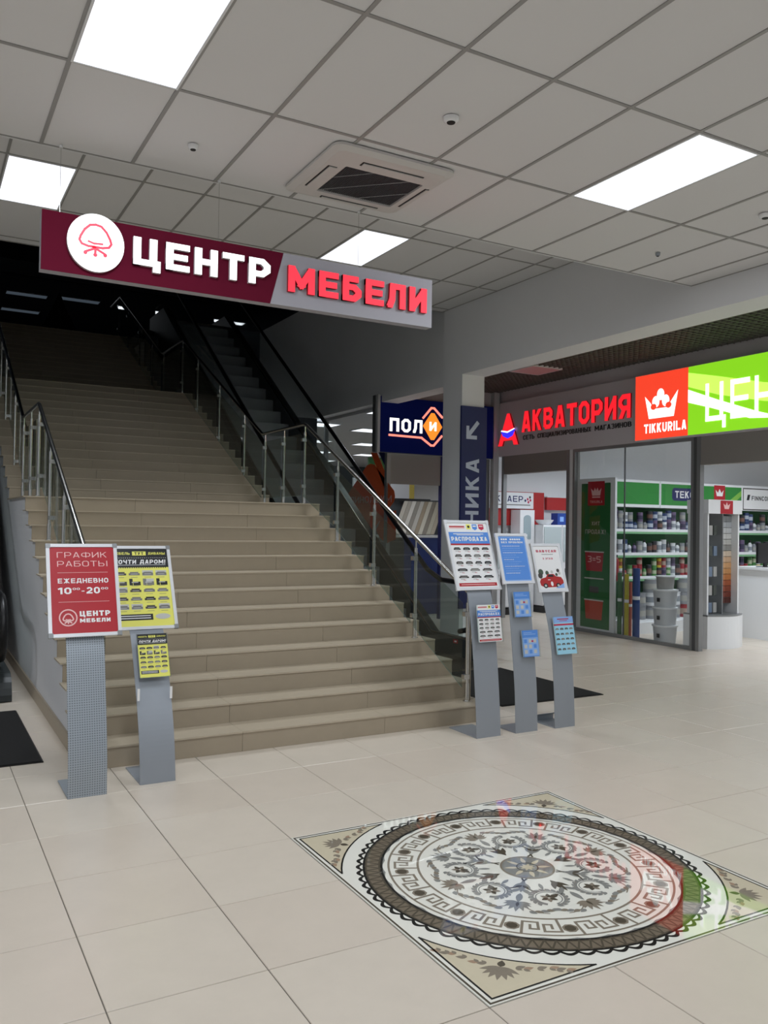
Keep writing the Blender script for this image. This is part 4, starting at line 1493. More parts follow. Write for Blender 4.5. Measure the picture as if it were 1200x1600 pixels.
s_.poly([(.0, .28), (.5, .45), (1.2, .62), (2.2, .78), (3.9, .9), (3.9, .7), (2.2, .55), (1.2, .38), (.5, .2), (0, .08)], ob_g2, 2)
s_.poly([(0, .32), (.5, .52), (1.1, .74), (1.5, .86), (1.0, .82), (.4, .62), (0, .5)], ob_w, 3)
s_.text('ЦЕНТР', .30, .28, 2.1, .80, ob_w, 4, bold=.0)
p.build('green_field', ls)

# red lit shop name with the A mark
ak = thing('shop_name_sign', 'red lit shop name letters with a red and blue mark on grey fascia', 'sign', (XS - .03, 5.4, 3.2))
lit_r2 = M('letter_red_lit_b', 'ff2330', emit=.9)
lit_b = M('crescent_blue_lit', '2a25e0', emit=1.6)


def face_sheet(p, y, z):
    return Sheet(p, (XS - .003, y, z), (0, -1, 0), (0, 0, -1), (-1, 0, 0), .001)


word = 'АКВАТОРИЯ'
ws = [glyph(ch, .26)[0] for ch in word]
k_ = 2.63 / (sum(ws) + .12 * 8)
x = 0
ws = [glyph(ch, .22)[0] for ch in word]
k_ = 2.63 / (sum(ws) + .12 * 8)
for ch, w in zip(word, ws):
    p = MB(); s_ = face_sheet(p, 6.54, 3.78)
    s_.text(ch, x, .01, x + w * k_, .385 - .03 * x / 2.63 * 0, lit_r2, 0, bold=.030, thick=.025, res=3)
    p.build('letter', ak)
    x += (w + .12) * k_
for wd, x0, x1 in (('СЕТЬ', .02, .33), ('СПЕЦИАЛИЗИРОВАННЫХ', .42, 1.75), ('МАГАЗИНОВ', 1.84, 2.63)):
    p = MB(); s_ = face_sheet(p, 6.54, 3.78)
    s_.text(wd, x0, .44, x1, .52, black_p, 0, bold=.01, thick=.008)
    p.build('tagline_word', ak)
p = MB(); s_ = face_sheet(p, 7.23, 3.78)
s_.poly([(.0, .59), (.13, .59), (.17, .50), (.43, .50), (.47, .59), (.60, .59), (.34, .0), (.26, .0)], lit_r2, 0, .03)
p.build('letter_mark', ak)
p = MB(); s_ = Sheet(p, (XS - .036, 7.23, 3.78), (0, -1, 0), (0, 0, -1), (-1, 0, 0), .001)
s_.poly([(.10, .32), (.30, .36), (.52, .30), (.44, .42), (.30, .46), (.16, .41)], lit_b, 0, .01)
s_.poly([(.10, .32), (.30, .36), (.52, .30), (.50, .285), (.30, .33), (.12, .30)], lit_w, 0, .012)
p.build('crescent', ak)

# ================================================================== NAVY SIGN AND BANNER AT THE COLUMN
ns = thing('floor_shop_sign', 'dark blue lit sign with an orange diamond, partly hidden by the pillar', 'sign', (7.6, 7.25, 2.95))
navy_s = M('sign_navy_lit', '0c1858', emit=.10, rough=.9, spec=.1)
p = MB(); p.box(6.30, 8.82, 7.262, 7.35, 2.955, 3.93, alu_dk); p.box(6.32, 6.37, 7.2, 7.35, 2.94, 3.94, plaster_d); p.build('case', ns)
p = MB(); p.box(6.372, 8.815, 7.25, 7.262, 2.96, 3.925, navy_s); p.build('panel', ns)


def navy_sheet(p):
    return Sheet(p, (6.375, 7.2495, 3.925), (1, 0, 0), (0, 0, -1), (0, -1, 0), .001)


p = MB(); s_ = navy_sheet(p)
s_.text('ПОЛ', .20, .365, .87, .60, lit_w, 1, bold=.028, thick=.02, res=3); p.build('lettering', ns)
p = MB(); s_ = navy_sheet(p)
s_.text('С', 2.13, .34, 2.28, .60, lit_w, 1, bold=.04, thick=.02); p.build('lettering', ns)
rose = M('neon_rose', 'ff8a78', emit=1.3)
orl = M('diamond_orange_lit', 'f08a2a', emit=1.1)
p = MB(); s_ = navy_sheet(p)
dcx, dcy = 1.09, .46
s_.poly([(dcx - .20, dcy), (dcx - .03, dcy - .24), (dcx + .03, dcy - .24), (dcx + .20, dcy), (dcx + .03, dcy + .24), (dcx - .03, dcy + .24)], orl, 1, .02)
p.build('diamond', ns)
p = MB(); s_ = navy_sheet(p); s_.step = .0225
s_.text('И', dcx - .075, dcy - .08, dcx + .075, dcy + .08, lit_w, 1, bold=.03)
p.build('lettering', ns)
p = MB(); s_ = navy_sheet(p)
s_.stroke([(.20, .665), (.86, .675), (dcx - .03, dcy + .34), (dcx + .03, dcy + .34), (dcx + .2, dcy + .16)], .035, rose, 1, False, .015)
s_.stroke([(dcx - .2, dcy - .14), (dcx - .03, dcy - .33), (dcx + .03, dcy - .33), (dcx + .2, dcy - .18), (2.2, .28)], .035, rose, 1, False, .015)
p.build('neon_line', ns)

bn = thing('vertical_banner', 'dark blue vertical banner with white lettering and an arrow on the pillar', 'banner', (6.55, 4.72, .5))
p = MB(); p.box(6.345, 6.80, 4.70, 4.735, .49, 3.46, navy_p); p.build('panel', bn)
ltx = M('banner_letter', 'c3cbe0', rough=.5)
p = MB()
s_ = Sheet(p, (6.43, 4.699, .95), (0, 0, 1), (1, 0, 0), (0, -1, 0))     # reads upwards
s_.text('ТЕХНИКА', 0, 0, 1.74, .235, ltx, 0, bold=.02, thick=.002, res=3)
p.build('lettering', bn)
p = MB()
s_ = Sheet(p, (6.43, 4.699, 3.22), (1, 0, 0), (0, 0, -1), (0, -1, 0))
s_.stroke([(.20, .0), (.03, .2)], .06, ltx, 0, False, .002)
s_.rect(.0, .19, .19, .245, ltx, 0, .002); s_.rect(.0, .05, .05, .24, ltx, 0, .0022)
p.build('arrow', bn)

# ================================================================== FLOORING SHOP (beyond the pillar)
mb = MB(); mb.box(6.62, 14, 7.47, 21.8, 3.76, 3.86, plaster_d); struct('ceiling_flooring_shop', mb)
mb = MB(); mb.box(6.6, 14.2, 21.6, 21.8, 0, 3.8, M('far_wall_grey', '565c60', rough=.8)); struct('wall_flooring_shop', mb)
mb = MB(); mb.box(14, 14.2, -9, 22, 0, 4.6, plaster); struct('wall_shops_back', mb)
k = 0
for qi, (x, y) in enumerate([(6.9, 7.9), (8.0, 10.69), (9.5, 13.58), (11.03, 16.5), (6.75, 10.35), (8.14, 13.6), (9.57, 16.45), (11.07, 19.4)]):
    light_panel(x - .3, y - .3, .6, .6, 3.74, 'bright ceiling panel in the flooring shop, %s of the row %s' % (('nearest', 'second', 'third', 'farthest')[qi % 4], 'next to the navy sign' if qi < 4 else 'over the escalator'), shop_e, watt=20, group='ceiling panels of the flooring shop')
win = MB()
for y0_, y1_ in ((7.35, 7.43), (9.9, 9.96), (12.4, 12.46)):
    win.box(6.6, 6.68, y0_, y1_, 0, 3.82, alu)
win.box(6.6, 6.66, 7.43, 12.4, 0, .06, alu)
wo = struct('window_2', win)
p = MB(); p.box(6.63, 6.638, 7.43, 9.9, .06, 3.8, glass_s); p.build('pane', wo)
p = MB(); p.box(6.63, 6.638, 9.96, 12.4, .06, 3.8, glass_s); p.build('pane', wo)


def rounded_diamond(cx, cy, r, q=.22, ry=None):
    ry = ry or r
    pts = []
    for k in range(4):
        a = k * math.pi / 2
        for s in (-1, 0, 1):
            rr_ = r * (1 - (q * .35 if s == 0 else q * .45))
            pts.append((cx + rr_ * math.cos(a + s * .16), cy + rr_ * ry / r * math.sin(a + s * .16)))
    return pts


st = MB(); s_ = Sheet(st, (6.628, 8.95, 2.85), (0, -1, 0), (0, 0, -1), (-1, 0, 0), .001)
s_.poly(rounded_diamond(.95, .66, .98, ry=.66), orange_m, 0, .0005)
s_.poly(rounded_diamond(.62, 1.0, .62, ry=.42), M('sticker_orange_b', 'b86a3a', rough=.5), -1, .0005)
s_.text('ЛИНОЛЕУМ', .16, .64, 1.74, .76, pale_t, 2, bold=.0)
so = single('window_sticker', st, 'orange diamond sticker with lettering on the flooring shop glass', 'sticker', (6.628, 8.1, 2.1), 'diamond stickers on glass')
st = MB(); s_ = Sheet(st, (6.628, 7.75, 1.95), (0, -1, 0), (0, 0, -1), (-1, 0, 0), .001)
s_.poly([(.0, .35), (.22, .08), (.32, .05), (.70, .0), (.70, .50), (.38, .58), (.12, .48)], orange_m, 0, .0005)
single('window_sticker', st, 'orange sticker fragment low on the flooring shop glass beside the handrail', 'sticker', (6.628, 7.6, 1.5), 'diamond stickers on glass')
st = MB(); s_ = Sheet(st, (6.628, 8.0, 3.0), (0, -1, 0), (0, 0, -1), (-1, 0, 0), .001)
s_.poly([(0, 0), (.22, 0), (.58, .42), (.58, .72)], orange_m, 0, .0005)
s_.poly([(.28, 0), (.58, 0), (.58, .32)], navy_p, 0, .0005)
single('window_sticker', st, 'orange and navy striped sticker under the dark blue sign', 'sticker', (6.628, 7.7, 2.7), 'diamond stickers on glass')

mb = MB()
mb.box(6.68, 8.83, 7.38, 7.46, 2.42, 2.955, shutter_m)
mb.box(7.74, 7.80, 7.36, 7.44, 0, 2.95, navy_p)
mb.box(8.70, 8.83, 7.36, 7.46, 0, 2.95, alu)
struct('trim_3', mb)
# glass leaf with orange graphics right of the banner
dr = MB(); dr.box(7.80, 8.70, 7.40, 7.408, .04, 2.42, glass_s)
dr.box(7.80, 8.70, 7.385, 7.42, .0, .05, alu)
struct('window_3', dr)
st = MB(); s_ = Sheet(st, (7.95, 7.395, 2.9), (1, 0, 0), (0, 0, -1), (0, -1, 0), .001)
s_.poly([(.72, .0), (.86, .12), (.74, .38), (.86, .66), (.72, .80), (.5, .40)], orange_m, 0, .0005)
s_.stroke([(.62, 1.0), (.80, 1.18), (.62, 1.4)], .05, orange_m, 0, False, .0005)
single('window_sticker', st, 'orange curved sticker on glass between banner and red shop mark', 'sticker', (8.5, 7.395, 2.2), 'diamond stickers on glass')

# display counter and slanted sample boards in the flooring shop
ct = thing('display_counter', 'dark counter with a pale top in the flooring shop', 'counter', (7.6, 8.4, 0))
p = MB(); p.box(6.75, 7.45, 8.15, 8.7, 0, 1.46, M('counter_grey', '3c4042', rough=.5)); p.box(7.45, 8.75, 8.15, 8.7, 0, 1.46, M('counter_blue', '1d3478', rough=.5)); p.build('body', ct)
p = MB(); p.box(6.70, 8.8, 8.10, 8.75, 1.46, 1.50, white_s); p.build('top', ct)
rk = thing('sample_rack', 'slanted rack of laminate sample boards behind the stair handrail', 'display rack', (7.9, 8.6, 1.5))
p = MB(); p.box(7.42, 8.5, 8.90, 8.95, 2.17, 2.22, black_r); p.box(7.42, 7.45, 8.9, 8.94, 1.5, 2.17, black_r); p.box(8.47, 8.5, 8.9, 8.94, 1.5, 2.17, black_r); p.box(6.9, 8.9, 8.96, 8.98, 1.5, 2.2, M('rack_backing', '4b4f52', rough=.6)); p.build('frame', rk)
cols = ['b9b3a6', 'a29c90', 'cfcac0', '8f8a80', 'bdb8ae', '9b8c76', 'c5bfae', '7f776a', 'b0a996', 'a59a86']
for k in range(10):
    p = MB()
    x = 7.50 + k * .095
    p.add([(x - .07, 8.55, 1.52), (x + .02, 8.55, 1.52), (x + .47, 8.88, 2.17), (x + .38, 8.88, 2.17), (x - .07, 8.565, 1.51), (x + .02, 8.565, 1.51), (x + .47, 8.895, 2.16), (x + .38, 8.895, 2.16)],
          [(0, 1, 2, 3), (7, 6, 5, 4), (0, 4, 5, 1), (1, 5, 6, 2), (2, 6, 7, 3), (3, 7, 4, 0)], M('laminate_%d' % k, cols[k], rough=.35))
    p.build('plank', rk)
wp = MB(); wp.box(7.0, 8.3, 9.4, 9.45, 2.15, 2.62, white_p); wp.box(8.3, 8.42, 9.4, 9.45, 2.15, 2.62, M('yellow_edge', 'd8c25a', rough=.5))
single('wall_board', wp, 'white hanging board with a yellow edge in the flooring shop', 'board', (7.6, 9.42, 2.15))
gp = MB(); gp.box(8.85, 9.5, 12.2, 12.26, 2.5, 3.3, M('green_board', '4f8a55', rough=.6)); gp.box(8.9, 8.96, 12.2, 12.26, 0, 2.5, alu); gp.box(9.4, 9.46, 12.2, 12.26, 0, 2.5, alu)
single('partition_board', gp, 'green board deep in the flooring shop behind the orange sticker', 'board', (8.6, 12.23, 0))

# ================================================================== BATHROOM SHOP (first doorway)
mb = MB(); mb.box(9.11, 14, 8.15, 8.3, 0, 3.6, white_p); struct('wall_bathroom_shop', mb)
mb = MB(); mb.box(9.06, 14, -4, 8.15, 3.35, 3.45, white_p); struct('ceiling_shops', mb)
for qi, (x, y) in enumerate(((9.9, 6.2), (11.6, 6.2), (9.9, .9), (9.9, 3.1), (11.9, 3.1), (11.9, .9), (9.9, -1.8), (11.9, -1.8))):
    light_panel(x - .3, y - .3, .6, .6, 3.34, 'square light panel in the %s shop, %s row from the glass, %s' % ('bathroom' if y > 5 else 'paint', 'first' if x < 10 else 'second', ['over the doorway', 'over the doorway', 'over the display tower', 'over the bucket stack', 'over the shelving', 'over the counter', 'farthest along', 'farthest along'][qi]), shop_e, 'light panels in the shops', watt=SHOP_W)
mb = MB(); mb.box(9.02, 14, 5.12, 5.22, 0, 3.35, white_p); struct('wall_partition', mb)
mb = MB(); mb.box(9.02, 14, -4.1, -4, 0, 3.4, white_p); struct('wall_paint_shop_end', mb)

rp = MB(); rp.box(9.3, 10.76, 8.08, 8.14, 1.72, 2.40, red_w)
single('red_panel', rp, 'red wall panel behind the tall white cabinet', 'panel', (9.9, 8.11, 1.72))
rp = MB(); rp.box(10.82, 11.9, 8.06, 8.14, 2.05, 2.31, red_w); rp.box(10.82, 11.9, 8.05, 8.14, 2.31, 2.33, white_p)
single('red_panel', rp, 'narrow red strip panel above the blue box', 'panel', (11.3, 8.1, 2.05))
sg = thing('brand_plate', 'white wall sign with dark blue lettering in the bathroom shop', 'sign', (9.9, 8.0, 2.05))
p = MB(); p.box(9.30, 10.43, 8.02, 8.06, 2.06, 2.385, white_s); p.build('board', sg)
p = MB(); s_ = Sheet(p, (9.30, 8.0195, 2.385), (1, 0, 0), (0, 0, -1), (0, -1, 0))
s_.text('КЛАЕР', .18, .07, .86, .19, navy_p, 0, bold=.01)
s_.rect(.18, .24, 1.05, .26, grey_p, 0)
for (a, b_, m) in ((.92, .16, navy_p), (.98, .13, magenta_p), (1.0, .19, magenta_p), (1.04, .09, dgrey_p), (1.05, .15, magenta_p)):
    s_.disc(a, b_, .025, .028, m, 1, 8)
p.build('lettering', sg)

cb = thing('tall_cabinet', 'tall white cabinet with an arched glass door', 'cabinet', (10.05, 7.9, 0))
p = MB(); p.box(9.88, 10.24, 7.75, 8.05, 0, 2.03, white_s); p.build('body', cb)
p = MB()
pts = [(9.97, 1.45), (10.15, 1.45), (10.15, 1.86)] + [(10.06 + .09 * math.cos(k * math.pi / 8), 1.86 + .07 * math.sin(k * math.pi / 8)) for k in range(1, 8)] + [(9.97, 1.86)]
p.prism(pts, 7.742, 7.749, M('frosted_pane', '9fb0b6', rough=.3), 'y')
p.build('arched_pane', cb)
p = MB(); p.box(9.90, 10.22, 7.735, 7.75, .12, 1.38, white_p); p.build('door', cb)
for i_, (x0, x1, z1, lab) in enumerate(((10.26, 10.74, 1.74, 'white cabinet beside the tall arched cabinet'), (10.76, 11.38, 1.74, 'white cabinet below the blue box'), (9.12, 9.86, 1.55, 'white cabinet left of the tall arched cabinet'))):
    c_ = thing('bathroom_cabinet', lab, 'cabinet', ((x0 + x1) / 2, 7.7, 0))
    p = MB(); p.box(x0, x1, 7.5, 8.0, .14, z1, white_s); p.build('body', c_)
    p = MB(); p.box(x0 - .01, x1 + .01, 7.46, 8.0, 0, .12, black_r); p.build('plinth', c_)
    w2 = (x1 - x0) / 2
    for q in range(2):
        p = MB(); p.box(x0 + q * w2 + .01, x0 + (q + 1) * w2 - .01, 7.485, 7.5, .16, z1 * .55, white_p); d_o = p.build('door', c_)
        p = MB(); p.tube([(x0 + q * w2 + .05, 7.475, z1 * .45), (x0 + q * w2 + .05, 7.475, z1 * .5)], .006, steel, 6); p.build('handle', d_o)
    p = MB(); p.box(x0 + .02, x1 - .02, 7.485, 7.5, z1 * .58, z1 - .04, M('mirror_pale', 'b8c4c6', rough=.1)); p.build('mirror', c_)
bx = thing('blue_box', 'blue cardboard box on the white cabinet', 'box', (10.96, 7.8, 1.74))
p = MB(); p.box(10.80, 11.06, 7.7, 7.9, 1.745, 1.98, M('carton_blue', '23469a', rough=.5)); p.build('carton', bx)
p = MB(); s_ = Sheet(p, (10.82, 7.699, 1.96), (1, 0, 0), (0, 0, -1), (0, -1, 0)); s_.rect(.04, .05, .14, .15, blue_l, 0); p.build('label', bx)
bs = MB(); bs.lathe(10.45, 7.7, [(.10, 0), (.16, .05), (.19, .10), (.175, .10), (.14, .055)], white_s, 20, 1.74)
single('wash_basin', bs, 'round white wash basin on the white cabinet', 'basin', (10.45, 7.7, 1.74))

# ================================================================== PAINT SHOP
# tall green banner just behind the glass
bp_ = thing('promo_banner', 'tall green promotional panel with red badge behind the shop glass', 'panel', (9.04, 4.75, 0))
p = MB(); p.box(9.01, 9.05, 4.30, 5.11, .03, 2.50, white_p); p.build('frame', bp_)
gb = M('banner_green', '1f6b34', rough=.5)
p = MB(); s_ = Sheet(p, (9.0095, 5.06, 2.42), (0, -1, 0), (0, 0, -1), (-1, 0, 0), .0008)
s_.rect(0, 0, .66, 2.34, gb, 0)
s_.rect(.15, -.03, .53, .36, red_p, 1)
s_.poly([(.25, .20), (.22, .08), (.28, .13), (.31, .07), (.34, .12), (.37, .07), (.40, .13), (.46, .08), (.43, .20)], pale_t, 2)
s_.rect(.25, .215, .43, .235, pale_t, 2); s_.text('TIKKURILA', .2, .28, .48, .32, pale_t, 2)
s_.text('ХИТ', .24, .62, .43, .68, lgrey_p, 1); s_.text('ПРОДАЖ!', .10, .75, .56, .82, lgrey_p, 1)
for zz, m, tx in ((1.12, red_p, '3=5'), (1.55, gb, ''), (1.90, M('can_orange', 'c04a35', rough=.5), '')):
    s_.poly([(.10, zz), (.52, zz), (.49, zz + .30), (.13, zz + .30)], m, 1)
    s_.rect(.09, zz - .02, .53, zz, lgrey_p, 2)
    s_.rect(.20, zz + .12, .42, zz + .22, dgrey_p if m is gb else m, 2)
    if tx:
        s_.text(tx, .16, zz + .06, .46, zz + .16, pale_t, 3)
p.build('print', bp_)

# shelving wall
SY0, SY1 = 4.60, 5.1
SXA, SXB = 9.30, 13.9
sr = thing('paint_shelving', 'long white shelving with green header boards full of paint cans', 'shelving', (11.5, 4.9, 0))
shelf_g = M('shelf_edge_green', '7fb585', rough=.4)
p = MB(); p.box(SXA, SXB, 5.04, 5.1, 0, 2.06, M('shelf_back_green', '3f7a4b', rough=.6)); p.build('back_panel', sr)
p = MB(); p.box(SXA - .02, SXB, 4.33, 5.04, 0.0, .18, white_p); p.build('plinth', sr)
for z in (.18, .88, 1.27, 1.66):
    p = MB(); f_ = 4.42 if z < .5 else 4.62
    p.box(SXA, SXB, f_, 5.04, z, z + .025, white_p); p.box(SXA, SXB, f_ - .012, f_, z - .015, z + .03, white_s); p.box(SXA, SXB, f_ - .011, f_, z - .05, z - .015, shelf_g); p.build('shelf', sr)
for x in (SXA, 11.72, SXB):
    p = MB(); p.box(x - .02, x, 4.6, 5.04, .18, 2.06, white_p); p.build('upright', sr)
hd = [(9.34, 10.33, 'green'), (10.38, 11.36, 'green'), (11.40, 12.42, 'leaf'), (12.46, 13.5, 'white')]
for k, (x0, x1, kd) in enumerate(hd):
    p = MB(); p.box(x0 - .02, x1 + .02, 4.62, 5.05, 2.05, 2.50, white_s); ho = p.build('header', sr)
    p = MB(); s_ = Sheet(p, (x0, 4.6195, 2.46), (1, 0, 0), (0, 0, -1), (0, -1, 0), .0008)
    hg = M('header_green', '2f8b3a', rough=.4)
    w = x1 - x0
    if kd != 'white':
        s_.rect(0, 0, w, .36, hg, 0)
        if k == 1:
            s_.poly([(.26, .10), (.30, .06), (w, .06), (w, .28), (.30, .28), (.26, .24)], navy_p, 1)
            s_.text('ТЕКС', .33, .11, .80, .23, white_t, 2, bold=.02)
        if k == 2:
            s_.poly([(.5, .36), (w, .05), (w, .15), (.7, .36)], M('leaf_green', '86c04f', rough=.4), 1)
            s_.rect(.29, -.02, .58, .27, red_p, 2)
            s_.poly([(.36, .17), (.33, .06), (.39, .11), (.43, .04), (.48, .11), (.54, .06), (.51, .17)], white_t, 3)
    else:
        s_.rect(0, 0, w, .40, dgrey_p, 0); s_.rect(.02, .02, w - .02, .38, white_t, 1)
        s_.poly([(.10, .22), (.13, .12), (.2, .12), (.17, .22)], black_p, 2)
        s_.text('FINNCOLOR', .24, .14, .92, .22, black_p, 2, bold=.02)
    p.build('header_print', ho)

# --- paint cans and bottles, each its own object
pal = {'white': 'd9dcdf', 'grey': '8b8f94', 'blue': '33466e', 'dark': '33353a', 'green': '4f8a4a', 'red': '9c2c36', 'violet': '6a5a78', 'yellow': 'c9b23c'}
lidm = M('can_lid_metal', 'b9bcc0', rough=.3, metal=.7)
canmesh = {}


def can_mesh(kind, colr, r, h):
    key = (kind, colr, r, h)
    if key in canmesh:
        return canmesh[key]
    p = MB()
    cm = M('can_' + colr, pal[colr], rough=.35)
    lab = M('can_label_' + colr, {'white': '8d949c', 'grey': 'a9a8a2', 'blue': 'b4bcc9', 'dark': '7a5a50', 'green': 'b4bca0', 'red': 'b09a8c', 'violet': '3d3a52', 'yellow': '8a4a2a'}[colr], rough=.4)
    if kind == 'bottle':
        p.lathe(0, 0, [(r * .8, 0), (r * .8, h * .62), (r * .45, h * .75), (r * .3, h * .8)], cm, 10)
        p.lathe(0, 0, [(r * .36, h * .8), (r * .36, h)], M('cap_dark', '26282c', rough=.4), 8)
        p.lathe(0, 0, [(r * .82, h * .15), (r * .82, h * .45)], lab, 10)
    else:
        p.lathe(0, 0, [(r, 0), (r, h * .93), (r * 1.04, h * .94), (r * 1.04, h)], cm, 14)
        p.lathe(0, 0, [(r * .92, h), (r * .92, h * 1.01)], lidm, 12)
        p.lathe(0, 0, [(r * 1.01, h * .25), (r * 1.01, h * .68)], lab, 14)
    canmesh[key] = p.mesh('paint_' + ('can' if kind == 'can' else 'bottle'))
    return canmesh[key]


def put(kind, colr, r, h, x, y, z, label, group):
    o = bpy.data.objects.new('paint_can' if kind == 'can' else 'paint_bottle', can_mesh(kind, colr, r, h))
    COL.objects.link(o)
    o.location = (x, y, z)
    o.rotation_euler = (0, 0, random.random() * 6)
    return tag(o, label, 'paint can' if kind == 'can' else 'bottle', group)


rows = [(1.685, 'top', ['white', 'blue', 'grey', 'violet', 'dark', 'dark', 'blue', 'grey'], .05, .15),
        (1.295, 'middle', ['white', 'violet', 'grey', 'dark', 'white', 'blue'], .045, .19),
        (.905, 'lower', ['green', 'red', 'dark', 'yellow', 'white', 'violet', 'green'], .045, .16)]
rg = random.Random(11)
ORD = 'first second third fourth fifth sixth seventh eighth ninth tenth eleventh twelfth thirteenth fourteenth fifteenth sixteenth seventeenth eighteenth nineteenth twentieth twenty-first twenty-second twenty-third twenty-fourth twenty-fifth twenty-sixth'.split()
for z, nm, cs, r, h in rows:
    x = SXA + .10
    cnt = 0
    while x < SXB - .12:
        if 11.5 < x < 11.85:
            x = 11.86
            cnt = 0
        bay = 'first' if x < 11.7 else 'second'
        c_ = rg.choice(cs)
        kind = 'bottle' if (nm == 'middle' and rg.random() < .45) or rg.random() < .12 else 'can'
        hh = rg.choice((h, h * 1.15, h * .85))
        rr_ = rg.choice((r, r, r * 1.12))
        put(kind, c_, rr_, round(hh, 3), x, 4.70, z, 'small %s paint %s, %s along the %s shelf of the %s bay' % (c_, kind, ORD[cnt], nm, bay), 'paint cans on the %s shelf' % nm)
        if hh + h < .33 and kind == 'can':
            c2 = rg.choice(cs)
            put('can', c2, r, h, x, 4.70, z + hh * 1.012, 'small %s can stacked upon the %s one along the %s shelf, %s bay' % (c2, ORD[cnt], nm, bay), 'paint cans on the %s shelf' % nm)
        cnt += 1
        x += .108 + rg.random() * .012
x = SXA + .55
k = 0
while x < SXB - .3:
    if 11.45 < x < 11.9:
        x = 11.92
    for lv in range(3 if k % 3 else 2):
        c_ = ('dark' if x > 12 else rg.choice(('grey', 'white', 'red', 'grey')))
        bay = 'first' if x < 11.7 else 'second'
        put('can', c_, .12, .215, x, 4.60, .206 + lv * .2175, 'large %s bucket, %s level of the %s stack on the bottom shelf' % (c_, ('lowest', 'second', 'third')[lv], ORD[k]), 'large buckets on the bottom shelf')
    x += .27
    k += 1
# stack of big white buckets by the glass
names = ['bottom', 'second from the bottom', 'third from the bottom', 'top large']
zz = 0
for k in range(3):
    t = thing('paint_bucket', 'large white paint bucket by the shop glass, %s of its stack' % ('bottom', 'second', 'third')[k], 'bucket', (9.26, 3.5, zz), 'bucket stack by the glass')
    p = MB(); p.lathe(9.26, 3.5, [(.155, 0), (.175, .24), (.172, .24)], M('bucket_white', 'c9ccd0', rough=.4), 22, zz); p.build('body', t)
    p = MB(); p.lathe(9.26, 3.5, [(.19, .24), (.19, .262), (.15, .266)], white_s, 22, zz); p.build('lid', t)
    p = MB(); s_ = Sheet(p, (9.26 - .176, 3.47, zz + .14), (0, -1, 0), (0, 0, -1), (-1, 0, 0)); s_.rect(-.03, 0, .03, .06, black_p, 0, .001); p.build('label', t)
    zz += .266
t = thing('paint_bucket', 'smaller grey paint bucket on top of the stack by the shop glass', 'bucket', (9.26, 3.5, zz), 'bucket stack by the glass')
p = MB(); p.lathe(9.26, 3.5, [(.12, 0), (.135, .18)], M('bucket_grey', 'a3a29f', rough=.4), 20, zz); p.build('body', t)
p = MB(); p.lathe(9.26, 3.5, [(.145, .18), (.145, .196), (.1, .2)], alu_w, 20, zz); p.build('lid', t)
# standing rolls
for (x, y, r, h, colr, lab) in ((9.20, 4.02, .055, 1.08, '1f3f7a', 'tall dark blue roll standing by the glass'), (9.13, 4.16, .04, .98, 'b8ac3a', 'tall yellow roll standing beside the blue roll'),
                                (9.10, 4.27, .035, 1.0, '3f6b46', 'tall green roll standing beside the green panel'), (9.24, 4.20, .04, .85, '9c4a3a', 'brown-red roll standing behind the yellow roll')):
    t = thing('wallpaper_roll', lab, 'roll', (x, y, 0), 'rolls by the shop glass')
    p = MB(); p.tube([(x, y, 0), (x, y, h)], r, M('roll_' + colr, colr, rough=.5), 16); p.build('roll', t)
    p = MB(); p.tube([(x, y, h * .55), (x, y, h * .6)], r * 1.02, white_p, 16); p.build('band', t)
ex = thing('fire_extinguisher', 'narrow red fire extinguisher on the shelving end', 'fire extinguisher', (9.24, 4.5, .95))
p = MB(); p.lathe(9.24, 4.5, [(.04, 0), (.045, .02), (.045, .34), (.02, .38)], M('extinguisher_red', '8f1a24', rough=.3), 14, .85); p.build('cylinder', ex)
p = MB(); p.box(9.22, 9.27, 4.49, 4.51, 1.23, 1.27, black_r); p.build('valve', ex)

# round-fronted colour display tower in the second doorway
dt = thing('colour_display', 'white display tower with a fan of paint colour cards', 'display stand', (9.62, 2.95, 0))
DX0, DX1, DY = 9.25, 9.95, 2.72
p = MB()
pts = [(DX0, 3.15), (DX1 + .05, 3.15)] + [(DX1 + .05 - (DX1 + .05 - DX0) * k / 12, DY - .12 * math.sin(math.pi * k / 12)) for k in range(0, 13)]
p.prism(pts[::-1], 0, .46, white_s, 'z')
p.build('base_drum', dt)
p = MB(); p.prism([(a, b_) for a, b_ in pts[::-1]], .46, .48, alu, 'z'); p.build('rim', dt)
p = MB(); p.box(DX0 + .02, DX1, 3.05, 3.1, .48, 2.05, white_p); p.box(DX0 + .02, DX0 + .05, 2.75, 3.05, .48, 2.05, white_p); p.box(DX1 - .03, DX1, 2.75, 3.05, .48, 2.05, white_p)
p.box(DX0 + .40, DX0 + .42, 2.80, 3.05, .48, 1.95, alu); p.build('shell', dt)
p = MB(); p.box(DX0, DX1 + .02, 2.72, 3.1, 1.93, 2.13, white_s); hd_o = p.build('header', dt)
p = MB(); s_ = Sheet(p, (DX0 + .25, 2.7195, 2.12), (1, 0, 0), (0, 0, -1), (0, -1, 0), .0008)
s_.rect(0, 0, .27, .19, red_p, 0); s_.poly([(.09, .12), (.06, .04), (.11, .07), (.135, .02), (.16, .07), (.21, .04), (.18, .12)], pale_t, 1); p.build('badge', hd_o)
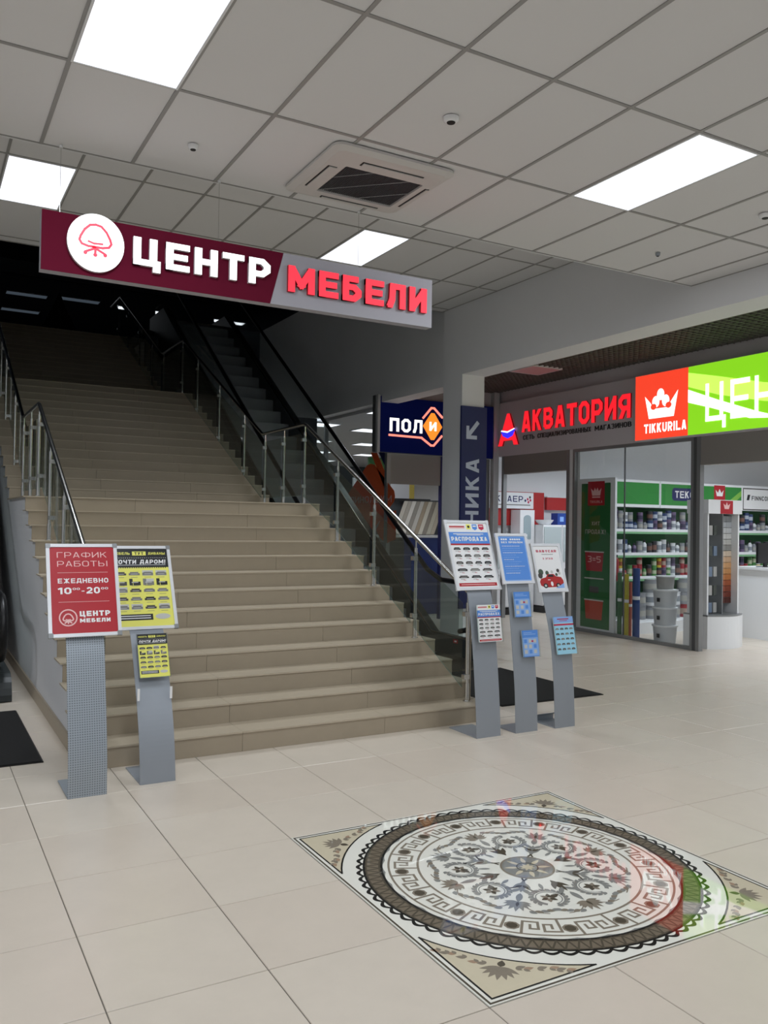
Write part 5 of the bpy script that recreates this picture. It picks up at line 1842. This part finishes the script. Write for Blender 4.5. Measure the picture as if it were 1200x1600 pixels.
ramp = ['9aa0a4', 'a9adb0', 'bcbfc0', 'c2c3c0', 'b3b3ae', '8c8c88', 'c9b8a4', 'c9a888', 'c99a6c', 'bf8a58', 'b3713f', '9c5230', '84402a', '6b3022', '4c2118']
n_ = len(ramp)
for k in range(n_):
    for c in range(2):
        z1 = 1.90 - k * (1.90 - .62) / n_
        z2 = z1 - (1.90 - .62) / n_ + .006
        p = MB(); x0 = DX0 + .425 + c * .13
        p.box(x0, x0 + .125, 2.86, 2.872, z2, z1, M('card_%d' % k, ramp[k], rough=.5)); p.build('colour_card', dt)
for k, (zb, c_) in enumerate(((1.62, 'white'), (1.32, 'blue'), (1.02, 'dark'), (.75, 'grey'), (.5, 'dark'))):
    p = MB(); p.box(DX0 + .05, DX0 + .40, 2.82, 3.05, zb - .012, zb, glass_s); p.build('shelf', dt)
    p = MB()
    for q in range(3):
        p.box(DX0 + .09 + q * .10, DX0 + .16 + q * .10, 2.86, 2.90, zb, zb + .14, M('brochure_' + c_ + str(q), ['6f7f95', 'a8a8a5', '4a4f4a'][(q + k) % 3], rough=.5))
    p.build('brochures', dt)
# counter with a monitor
cn = thing('cash_counter', 'white counter with a sloping front inside the paint shop', 'counter', (11.4, 3.2, 0))
p = MB(); p.box(10.9, 12.6, 2.9, 3.5, 0, 1.08, white_s); p.build('body', cn)
p = MB(); p.box(10.85, 12.65, 2.85, 3.55, 1.08, 1.12, white_p); p.build('top', cn)
mn = thing('monitor', 'black monitor standing on the white counter', 'monitor', (10.75, 3.1, 1.0))
p = MB(); p.box(10.92, 11.35, 3.15, 3.19, 1.18, 1.50, black_r); p.build('screen', mn)
p = MB(); p.box(11.1, 11.17, 3.17, 3.2, 1.12, 1.3, black_r); p.box(11.0, 11.27, 3.08, 3.25, 1.12, 1.13, black_r); p.build('foot', mn)
ww = MB(); ww.box(12.0, 12.55, 2.95, 3.1, 1.12, 1.75, white_p); ww.box(12.02, 12.53, 2.945, 2.95, 1.6, 1.72, red_p)
single('tinting_machine', ww, 'white box with a red stripe on the counter beside the monitor', 'machine', (12.3, 3.0, 1.12))
